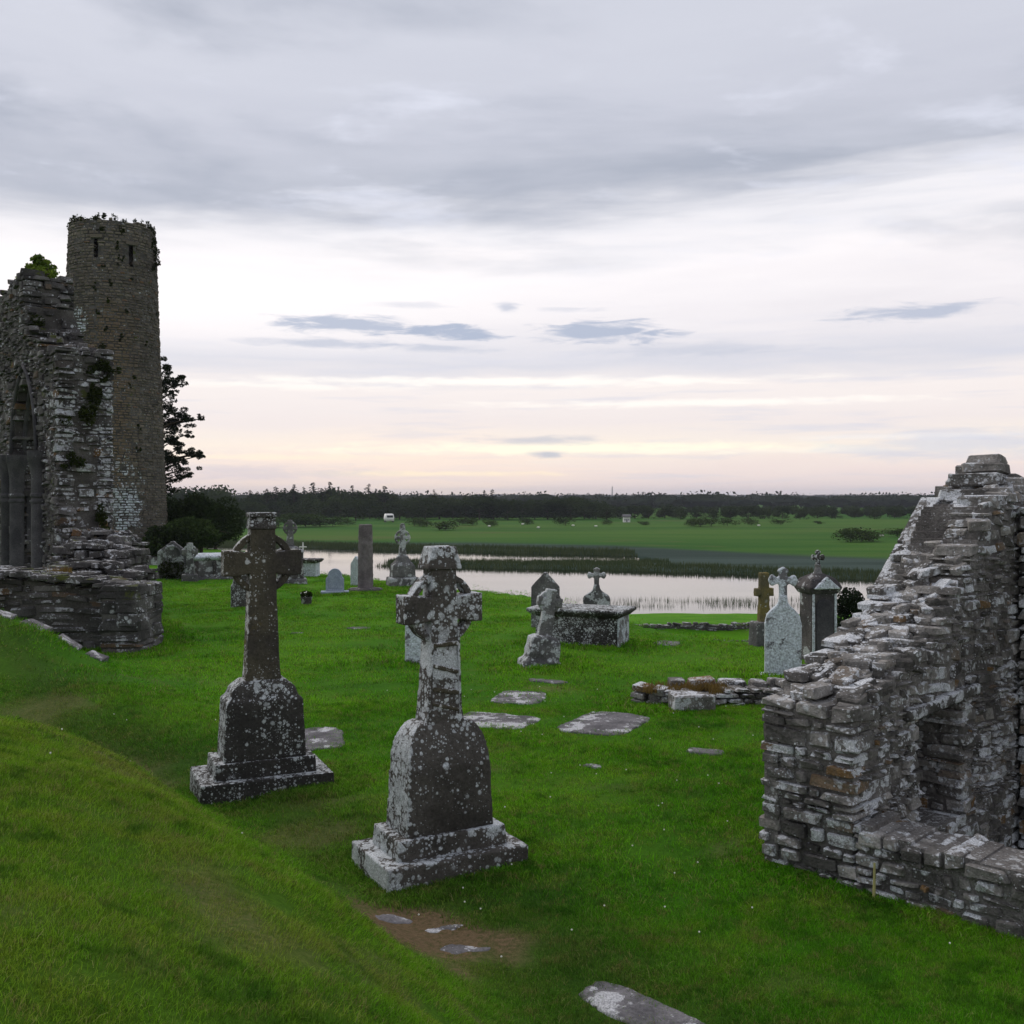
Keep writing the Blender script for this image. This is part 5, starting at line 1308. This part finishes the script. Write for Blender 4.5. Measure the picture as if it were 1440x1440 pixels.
# pine behind the round tower
root = thing('pine_tree', 'dark ragged pine with layered branches behind the right side of the round tower', 'tree', (px(207, 58), 58, H(px(207, 58), 58)))
bx, by, bz = root.location
mb = MB(); mb.tube([(0, 0, -.5), (.1, 0, 4), (.3, 0, 8), (.5, 0, 10.6), (.7, 0, 11.8)], [.34, .28, .2, .12, .03], 9)
mb.build('trunk', M['bark'], root)
rp = random.Random(8); blobs = []; lb = MB()
for (a, b, rr_, n) in ((237, 520, .42, 420), (243, 529, .45, 420), (249, 541, .35, 300), (232, 536, .6, 560), (240, 551, .30, 200), (229, 556, .5, 350), (231, 575, .4, 330), (243, 577, .5, 480), (255, 583, .42, 400), (268, 588, .38, 340), (277, 586, .22, 160), (236, 594, .5, 450), (250, 601, .42, 380), (262, 610, .3, 200),
                       (233, 618, .5, 420), (247, 622, .45, 420), (258, 632, .42, 360), (269, 637, .42, 380), (280, 641, .30, 240), (286, 637, .16, 80), (243, 641, .5, 450), (256, 650, .42, 350), (267, 658, .38, 300), (235, 658, .6, 520), (247, 668, .5, 400), (238, 682, .6, 500), (262, 668, .28, 160), (225, 640, .7, 500), (222, 600, .6, 400), (221, 560, .5, 300), (218, 685, .8, 500),
                       (195, 560, .8, 300), (190, 620, 1.0, 400), (200, 520, .6, 250)):
    x_, z_ = px(a, 58)-bx, -(b-700)/1440*58-bz; y_ = rp.uniform(-.9, .9)
    for q in range(7):
        blobs.append(((x_+rp.gauss(0, rr_*.55), y_+rp.gauss(0, rr_*.6), z_+rp.gauss(0, rr_*.36)), (rr_*.5, rr_*.55, rr_*.30), int(n*.2)))
    zt = min(z_-.35, 11); xt = .035*zt
    lb.tube([(xt, 0, max(zt-.5, 1)), ((x_+xt)/2, y_*.5, z_-.35), (x_, y_, z_-.05)], [.09, .055, .02], 5)
lb_ = lb.build('limbs', M['bark'], root); lb_['kind'] = 'stuff'
leaf_cloud('crown', 'pine', blobs, .075, root, 14, aspect=.35)
# evergreen bushes by the tower
for i, (a, b, D, w, h, lab) in enumerate(((250, 690, 52, 1.3, 3.4, 'tall dark evergreen bush right beside the foot of the round tower'), (283, 688, 55, 1.25, 3.3, 'broad dark evergreen bush behind the far left graves'),
                                    (303, 702, 60, 1.1, 3.0, 'dark evergreen bush on the right of the far left thicket'), (262, 722, 47, 1.0, 2.2, 'lower mid-green bush behind the small grey cross'), (240, 735, 46, .9, 2.0, 'low dark bush between the round tower and the gabled headstone'))):
    x_ = px(a, D); zb = H(x_, D); hh = (700-b)/1440*D-zb; root = thing('evergreen_bush', lab, 'bush', (x_, D, zb), 0, 'evergreen bushes beside the tower'); r_ = random.Random(i+40); bl = []
    for k in range(17):
        q = r_.uniform(0, 1)**.6; an = r_.uniform(0, 6.28); bl.append(((w*1.2*q*math.cos(an), w*.8*q*math.sin(an), hh*r_.uniform(.15, .82)), (w*.55, w*.5, hh*.17), 330))
    leaf_cloud('foliage', 'tree' if i != 3 else 'bush', bl, .085, root, 30+i); mb = MB(); mb.tube([(0, 0, -.2), (0, 0, hh*.5)], [.12, .05], 6); mb.build('trunk', M['bark'], root)
# drooping twig branch near the river, left
mb = MB(); mb.tube([(0, 0, 0), (.6, 0, .35), (1.3, 0, .5), (2.0, 0, .35)], [.05, .035, .02, .008], 5); mb.tube([(.6, 0, .35), (1.2, .1, .15), (1.7, .1, .2)], [.03, .015, .006], 5)
o = mb.build('fallen_branch', M['bark']); o.location = (px(262, 48), 48, H(px(262, 48), 48)+1.0); tag(o, 'bare dead branch poking out from the bushes by the water', 'branch')
# dark bush by the right-hand ruin
x_, D = px(1203, 26), 26; zb = H(x_, D); root = thing('evergreen_bush', 'dense almost black bush between the pedimented memorial and the gable', 'bush', (x_, D, zb)); hh = -(812-700)/1440*D-zb; bl = []; r_ = random.Random(91)
for k in range(26):
    bl.append(((r_.uniform(-.75, 1.3), r_.uniform(-.5, .5), hh*r_.uniform(.15, .86)), (.3, .3, .26), 360))
leaf_cloud('foliage', 'pine', bl, .045, root, 44); mb = MB(); mb.tube([(0, 0, -.2), (0, 0, hh*.6)], [.08, .03], 6); mb.build('trunk', M['bark'], root)

# far houses, van and mast
def cottage(pxx, D, py, w, d_, h, lab, rz=0):
    x_ = px(pxx, D); zb = H(x_, D) if py is None else -(py-700)/1440*D
    root = thing('cottage', lab, 'house', (x_, D, zb), rz)
    mb = MB(); mb.box((0, 0, h/2), (w, d_, h)); mb.build('wall', M['white'], root)
    mb = MB(); mb.prism([(-w/2-.2, h), (w/2+.2, h), (w/2+.2, h+.12), (-w/2-.2, h+.12)], -d_/2-.3, d_/2+.3); mb.loft([[(-w/2-.2, -d_/2-.3, h+.12), (w/2+.2, -d_/2-.3, h+.12), (w/2+.2, d_/2+.3, h+.12), (-w/2-.2, d_/2+.3, h+.12)], [(-w/2-.2, -.05, h+d_*.4), (w/2+.2, -.05, h+d_*.4), (w/2+.2, .05, h+d_*.4), (-w/2-.2, .05, h+d_*.4)]]); mb.build('roof', M['roofdark'], root)
    for k in (-.3, .3):
        mb = MB(); mb.box((k*w, -d_/2-.03, h*.5), (w*.14, .08, h*.3)); mb.build('window', M['glass'], root)
    mb = MB(); mb.box((0, -d_/2-.03, h*.35), (w*.15, .08, h*.62)); mb.build('door', M['glass'], root)
x_, D = px(547, 236), 236; root = thing('parked_van', 'tiny white van parked at the edge of the far wood, left of the front cross', 'van', (x_, D, H(x_, D)), R(14))
mb = MB(); mb.loft([rect(1.9, 3.6, .3), rect(1.95, 3.7, 1.0), rect(1.7, 3.3, 1.85), rect(1.5, 3.0, 1.95)]); mb.build('body', M['white'], root, True)
mb = MB(); mb.box((0, -1.78, 1.35), (1.4, .10, .5)); mb.build('windscreen', M['glass'], root)
for sx in (-.9, .9):
    for sy in (-1.1, 1.1):
        mb = MB(); mb.tube([(sx-.1, sy, .32), (sx+.1, sy, .32)], [.32, .32], 12); mb.build('wheel', M['roofdark'], root)
cottage(881, 236, None, 1.5, 1.6, 1.2, 'tiny white hut below the far wood, right of the mast', 0)
cottage(951, 700, None, 5, 5, 3.4, 'distant white farmhouse on the plain right of the mast', R(8))
x_, D = px(861, 900), 900; root = thing('radio_mast', 'thin lattice mast rising over the horizon right of centre', 'mast', (x_, D, H(x_, D))); hm = 9-H(x_, D)+1.0
for sx, sy in ((-1, -1), (1, -1), (0, 1)):
    mb = MB(); mb.tube([(sx*.7, sy*.7, 0), (sx*.3, sy*.3, hm)], [.16, .12], 5); mb.build('leg', M['steel'], root)
mb = MB(); k = 0
while k < hm-1:
    f = 1-k/hm*.6
    for (p, q) in (((-.7, -.7), (.7, -.7)), ((.7, -.7), (0, .7)), ((0, .7), (-.7, -.7))): mb.tube([(p[0]*f, p[1]*f, k), (q[0]*f, q[1]*f, k+1.6)], [.07, .07], 4)
    k += 1.6
o = mb.build('lattice', M['steel'], root); o['kind'] = 'stuff'
# grazing sheep, a few pixels each
rs = random.Random(15)
sh = MB(); sh.loft([[(x, .17*s_*math.cos(t), .52+.20*s_*math.sin(t)) for t in [i*math.pi/4 for i in range(8)]] for x, s_ in ((-.5, .4), (-.42, .9), (-.1, 1.1), (.3, 1.05), (.45, .7), (.52, .35))])
shm = sh.mesh('body', True); shm.materials.append(M['flower'])
hd = MB(); hd.loft([[(x, .08*s_*math.cos(t), z+.09*s_*math.sin(t)) for t in [i*math.pi/3 for i in range(6)]] for x, z, s_ in ((.42, .55, 1.2), (.58, .42, 1.0), (.68, .28, .9), (.74, .18, .5))]); hdm = hd.mesh('head', True); hdm.materials.append(M['roofdark'])
lg = MB(); lg.tube([(0, 0, .45), (.01, 0, .25), (0, 0, 0)], [.05, .035, .03], 5); lgm = lg.mesh('leg'); lgm.materials.append(M['roofdark'])
spots = ['left of the front cross', 'behind the reeds at mid river', 'above the front cross', 'straight above the table tomb', 'right of the tomb line', 'near the white hut', 'on the rough ground in mid pasture', 'by the right-hand willow', 'close to the bush clump']
for i, (a, b) in enumerate(((521, 741), (600, 738), (688, 742), (735, 739), (806, 741), (838, 742), (1067, 741), (1240, 756), (757, 744))):
    D = 215; 
    for _ in range(5): D = -H(px(a, D), D)*1440/(b-700)
    x_ = px(a, D); root = thing('sheep', 'white sheep grazing on the far pasture, '+spots[i], 'sheep', (x_, D, H(x_, D)), rs.choice([0, math.pi])+rs.uniform(-.4, .4), 'sheep on the far pasture'); root.scale = (.6, .6, .6)
    for me, dx, dy in ((shm, 0, 0), (hdm, 0, 0), (lgm, -.35, -.1), (lgm, -.35, .1), (lgm, .3, -.1), (lgm, .3, .1)):
        o = bpy.data.objects.new(me.name.split('.')[0], me); COL.objects.link(o); o.parent = root; o.location = (dx, dy, 0)

# ------------------------------------------------------------------ reeds
def reeds(name, n, fn, h, w, seed):
    r = np.random.RandomState(seed); P = np.zeros((0, 2))
    while len(P) < n: P = np.vstack([P, fn(r, n*3)])
    P = P[:n]; z_ = np.maximum(height(P[:, 0], P[:, 1]), -6.05); hh = h*r.uniform(.4, 1.15, n); lx = r.normal(0, .12, n)*hh; a = r.uniform(-.6, .6, n)
    wx, wy = w*np.cos(a), w*np.sin(a)
    V = np.stack([np.column_stack([P[:, 0]-wx, P[:, 1]-wy, z_-.1]), np.column_stack([P[:, 0]+wx, P[:, 1]+wy, z_-.1]), np.column_stack([P[:, 0]+lx, P[:, 1]+lx*.3, z_+hh])], 1).reshape(-1, 3)
    me = bpy.data.meshes.new(name); me.from_pydata(V.tolist(), [], np.arange(n*3).reshape(-1, 3).tolist()); me.update()
    return tag(new_obj(name, me, M['reed']), kind='stuff')
def near_reeds(r, n):
    y_ = r.uniform(56, 60.5, n); a = r.uniform(720, 1160, n); x_ = px(a, y_)
    k = (vnoise(x_*.5, y_*1.2, 3) > .38) & (r.uniform(size=n) < np.interp(a, [720, 850, 900, 1160], [.05, .5, 1, 1])); return np.column_stack([x_, y_])[k]
reeds('reeds', 1500, near_reeds, .34, .011, 3)
def spit_reeds(r, n):
    x_ = r.uniform(-16, 50, n); y_ = r.uniform(70, 97, n); q = spit(x_, y_); return np.column_stack([x_, y_])[(q > -1.2) & (q < 4)]
reeds('spit_reeds', 16000, spit_reeds, .45, .03, 4)
def edge_reeds(r, n):
    x_ = r.uniform(-48, 20, n); y_ = r.uniform(98, 140, n); q = farland(x_, y_); return np.column_stack([x_, y_])[(q > -1.5) & (q < 4)]
reeds('shore_reeds', 12000, edge_reeds, .55, .035, 5)

# ------------------------------------------------------------------ mown grass
def blade_patch(seed, n, rad, h, w):
    r = np.random.RandomState(seed); V = []; F = []
    for i in range(n):
        a = r.uniform(0, 6.28); q = rad*r.uniform()**.5; bx, by = q*math.cos(a), q*math.sin(a); hh = h*r.uniform(.45, 1.25)
        lean = r.normal(0, .8, 2)*hh; ta = r.uniform(0, 3.14); wx, wy = w*math.cos(ta), w*math.sin(ta); k = len(V)
        V += [(bx-wx, by-wy, -.01), (bx+wx, by+wy, -.01), (bx+lean[0]*.35+wx*.75, by+lean[1]*.35+wy*.75, hh*.6), (bx+lean[0]*.35-wx*.75, by+lean[1]*.35-wy*.75, hh*.6), (bx+lean[0], by+lean[1], hh*.95)]
        F += [(k, k+1, k+2, k+3), (k+3, k+2, k+4)]
    me = bpy.data.meshes.new('grass_patch'); me.from_pydata(V, [], F); me.update(); me.materials.append(M['grass'])
    return bpy.data.objects.new('grass_patch', me)          # referenced by the node group only
def on_stone(x, y):
    m_ = np.zeros(len(x), bool)
    for (cx, cy, a, b, ro) in LEDGERS:
        c, s_ = math.cos(ro), math.sin(ro); u, w = (x-cx)*c+(y-cy)*s_, -(x-cx)*s_+(y-cy)*c
        m_ |= (np.abs(u/(a-.02)))**4+(np.abs(w/(b-.02)))**4 < 1
    for (cx, cy, a, b, ro) in [(-.6, 8.48, .60, .38, R(29)), (-2.63, 10.75, .65, .40, R(24))]:
        c, s_ = math.cos(ro), math.sin(ro); u, w = (x-cx)*c+(y-cy)*s_, -(x-cx)*s_+(y-cy)*c; m_ |= (np.abs(u) < a) & (np.abs(w) < b)
    u = ((x-2.04)-(y-8.39))/S2; w = ((x-2.04)+(y-8.39))/S2
    m_ |= (u > -.02) & (u < 5.1) & (w > 0) & (w < .56); m_ |= (u > 0) & (u < .8) & (w > 0) & (w < 5.4)
    m_ |= (x < -7.15-np.clip(y-21, 0, 4)*.45) & (y > 19.65) & (y < 25)
    return m_
def grass(name, y0, y1, dens, variants, smin, smax, seed):
    r = np.random.RandomState(seed); half = .62
    # points uniform over a wedge in front of the viewer
    area = half*(y1*y1-y0*y0); n = int(area*dens)
    y_ = np.sqrt(r.uniform(y0*y0, y1*y1, n)); x_ = r.uniform(-half, half, n)*y_+r.uniform(-.5, .5, n)
    dr = dry_and_lit_rim(x_, y_); keep = (~on_stone(x_, y_)) & (r.uniform(size=n) > np.where(dr > .62, .96, dr*.6)) & (y_ < crest(x_)+1.5)
    x_, y_, dr = x_[keep], y_[keep], dr[keep]; n0 = len(x_); ex = []
    for (ax, ay, bx_, by_) in EDGES:
        for _ in range(int(math.hypot(bx_-ax, by_-ay)*(34 if y1 < 20 else 10))):
            f = r.uniform(); ex.append((ax+(bx_-ax)*f+r.normal(0, .02), ay+(by_-ay)*f+r.normal(0, .02)))
    ex = np.array([e_ for e_ in ex if y0 <= e_[1] < y1]).reshape(-1, 2)
    x_ = np.concatenate([x_, ex[:, 0]]); y_ = np.concatenate([y_, ex[:, 1]]); dr = np.concatenate([dr, np.zeros(len(ex))]); n = len(x_); z_ = height(x_, y_)
    me = bpy.data.meshes.new(name); me.vertices.add(n); me.vertices.foreach_set('co', np.column_stack([x_, y_, z_]).ravel())
    for nm, val in (('dry', dr), ('bank', bankness(x_, y_)), ('toe', toe_shade(x_, y_)), ('siz', r.uniform(smin, smax, n)*(1-.45*dr)*(.8+.5*(fbm(x_*1.1, y_*1.1, 3, 41)+.5))*np.where(np.arange(n) < n0, 1, 1.5)*np.interp(y_, [1.5, 6], [.62, 1])*np.where((np.arange(n) >= n0) & (y1 < 20), .8, 1)), ('pick', r.randint(0, len(variants), n))):
        a = me.attributes.new(nm, 'INT' if nm == 'pick' else 'FLOAT', 'POINT'); a.data.foreach_set('value', np.asarray(val, np.int32 if nm == 'pick' else np.float32))
    e = .1; nx = -(height(x_+e, y_)-height(x_-e, y_))/(2*e); ny = -(height(x_, y_+e)-height(x_, y_-e))/(2*e)
    yaw = r.uniform(-3.14, 3.14, n); rx, ry = np.arctan(-ny), np.arctan(nx)
    rot = np.column_stack([np.cos(yaw)*rx+np.sin(yaw)*ry, -np.sin(yaw)*rx+np.cos(yaw)*ry, yaw])
    a = me.attributes.new('rot', 'FLOAT_VECTOR', 'POINT'); a.data.foreach_set('vector', rot.astype(np.float32).ravel())
    o = new_obj(name, me); tag(o, kind='stuff')
    ng = bpy.data.node_groups.new(name, 'GeometryNodeTree'); ng.interface.new_socket('Geometry', in_out='INPUT', socket_type='NodeSocketGeometry'); ng.interface.new_socket('Geometry', in_out='OUTPUT', socket_type='NodeSocketGeometry')
    N_ = ng.nodes; gi = N_.new('NodeGroupInput'); go = N_.new('NodeGroupOutput'); ip = N_.new('GeometryNodeInstanceOnPoints'); gj = N_.new('GeometryNodeGeometryToInstance')
    m2p = N_.new('GeometryNodeMeshToPoints'); ng.links.new(gi.outputs[0], m2p.inputs[0])
    for v in variants[::-1]:
        ob = N_.new('GeometryNodeObjectInfo'); ob.inputs['Object'].default_value = v; ob.inputs['As Instance'].default_value = True; ng.links.new(ob.outputs['Geometry'], gj.inputs[0])
    def at(nm, ty):
        q = N_.new('GeometryNodeInputNamedAttribute'); q.data_type = ty; q.inputs['Name'].default_value = nm; return q.outputs['Attribute']
    ng.links.new(m2p.outputs[0], ip.inputs['Points']); ng.links.new(gj.outputs[0], ip.inputs['Instance']); ip.inputs['Pick Instance'].default_value = True
    ng.links.new(at('pick', 'INT'), ip.inputs['Instance Index'])
    er = N_.new('FunctionNodeEulerToRotation'); ng.links.new(at('rot', 'FLOAT_VECTOR'), er.inputs[0]); ng.links.new(er.outputs[0], ip.inputs['Rotation'])
    ng.links.new(at('siz', 'FLOAT'), ip.inputs['Scale']); ng.links.new(ip.outputs[0], go.inputs[0])
    md = o.modifiers.new('grass', 'NODES'); md.node_group = ng
    return o
EDGES = []
def rect_edges(cx, cy, w, d_, ro, g=.03):
    c, s_ = math.cos(ro), math.sin(ro); P_ = [(cx+(u*(w/2+g))*c-(v*(d_/2+g))*s_, cy+(u*(w/2+g))*s_+(v*(d_/2+g))*c) for u, v in ((-1, -1), (1, -1), (1, 1), (-1, 1))]
    for i in range(4): EDGES.append((*P_[i], *P_[(i+1) % 4]))
rect_edges(-.6, 8.48, 1.26, .82, R(29)); rect_edges(-2.63, 10.75, 1.36, .86, R(24))
rect_edges(px(759, 18.4), 18.4, .78, .55, R(15)); rect_edges(px(818, 21.2), 21.2, 1.75, .8, R(-21)); rect_edges(px(586, 18.6), 18.6, .42, .12, R(12)); rect_edges(px(1101, 17.3), 17.3, .74, .3, R(-10))
rect_edges(px(471, 31.8), 31.8, .9, .4, R(10)); rect_edges(px(566, 34.4), 34.4, 1.02, .74, R(18)); rect_edges(px(514, 32.6), 32.6, 1.1, 1.0, 0)
EDGES += [(2.02, 8.37, 5.2, 5.2), (2.02, 8.42, 5.0, 11.4), (-14.5, 19.98, -7.9, 19.98), (-7.95, 19.55, -7.12, 19.55), (-7.1, 19.6, -7.1, 21.0), (-7.1, 21.0, -8.9, 25), (1.7, 14.9, 2.6, 14.25), (2.6, 14.25, 7.6, 15.1)]
VN = [blade_patch(200+i, 170, .15, .030, .0012) for i in range(4)]
VM = [blade_patch(210+i, 150, .24, .033, .0024) for i in range(4)]
VF = [blade_patch(220+i, 120, .42, .04, .005) for i in range(3)]
grass('grass', 1.6, 7.5, 100, VN, .75, 1.25, 1)
grass('lawn_grass', 7.2, 15, 28, VM, .75, 1.25, 2)
grass('lawn_grass_beyond', 14.5, 42, 5.5, VF, .75, 1.2, 3)
# clover heads
r = np.random.RandomState(66); mb = MB()
for i in range(110):
    y_ = math.sqrt(r.uniform(40, 260)); x_ = r.uniform(-.1, .5)*y_ if r.uniform() < .7 else r.uniform(-.5, .5)*y_
    if on_stone(np.array([x_]), np.array([y_]))[0]: continue
    s_ = .006*(1+y_*.02); mb.lathe((x_, y_, H(x_, y_)+.045), [(.001, 0), (s_, s_*.8), (s_*.8, s_*1.7), (.001, s_*2)], 6)
tag(mb.build('clover_flowers', M['flower']), kind='stuff')

# ------------------------------------------------------------------ thin evening air
hz = MB(); hz.box((0, 0, 9.0), (9400, 9400, 50))
hm_ = bpy.data.materials.new('evening_air'); hm_.use_nodes = True; nt_ = NT(hm_.node_tree); hm_.node_tree.nodes.clear()
pv = nt_.n('ShaderNodeVolumePrincipled', {'Color': (.80, .86, 1.0), 'Density': HAZE}); nt_.n('ShaderNodeOutputMaterial', {'Volume': pv.outputs[0]})
tag(hz.build('haze', hm_), kind='stuff')
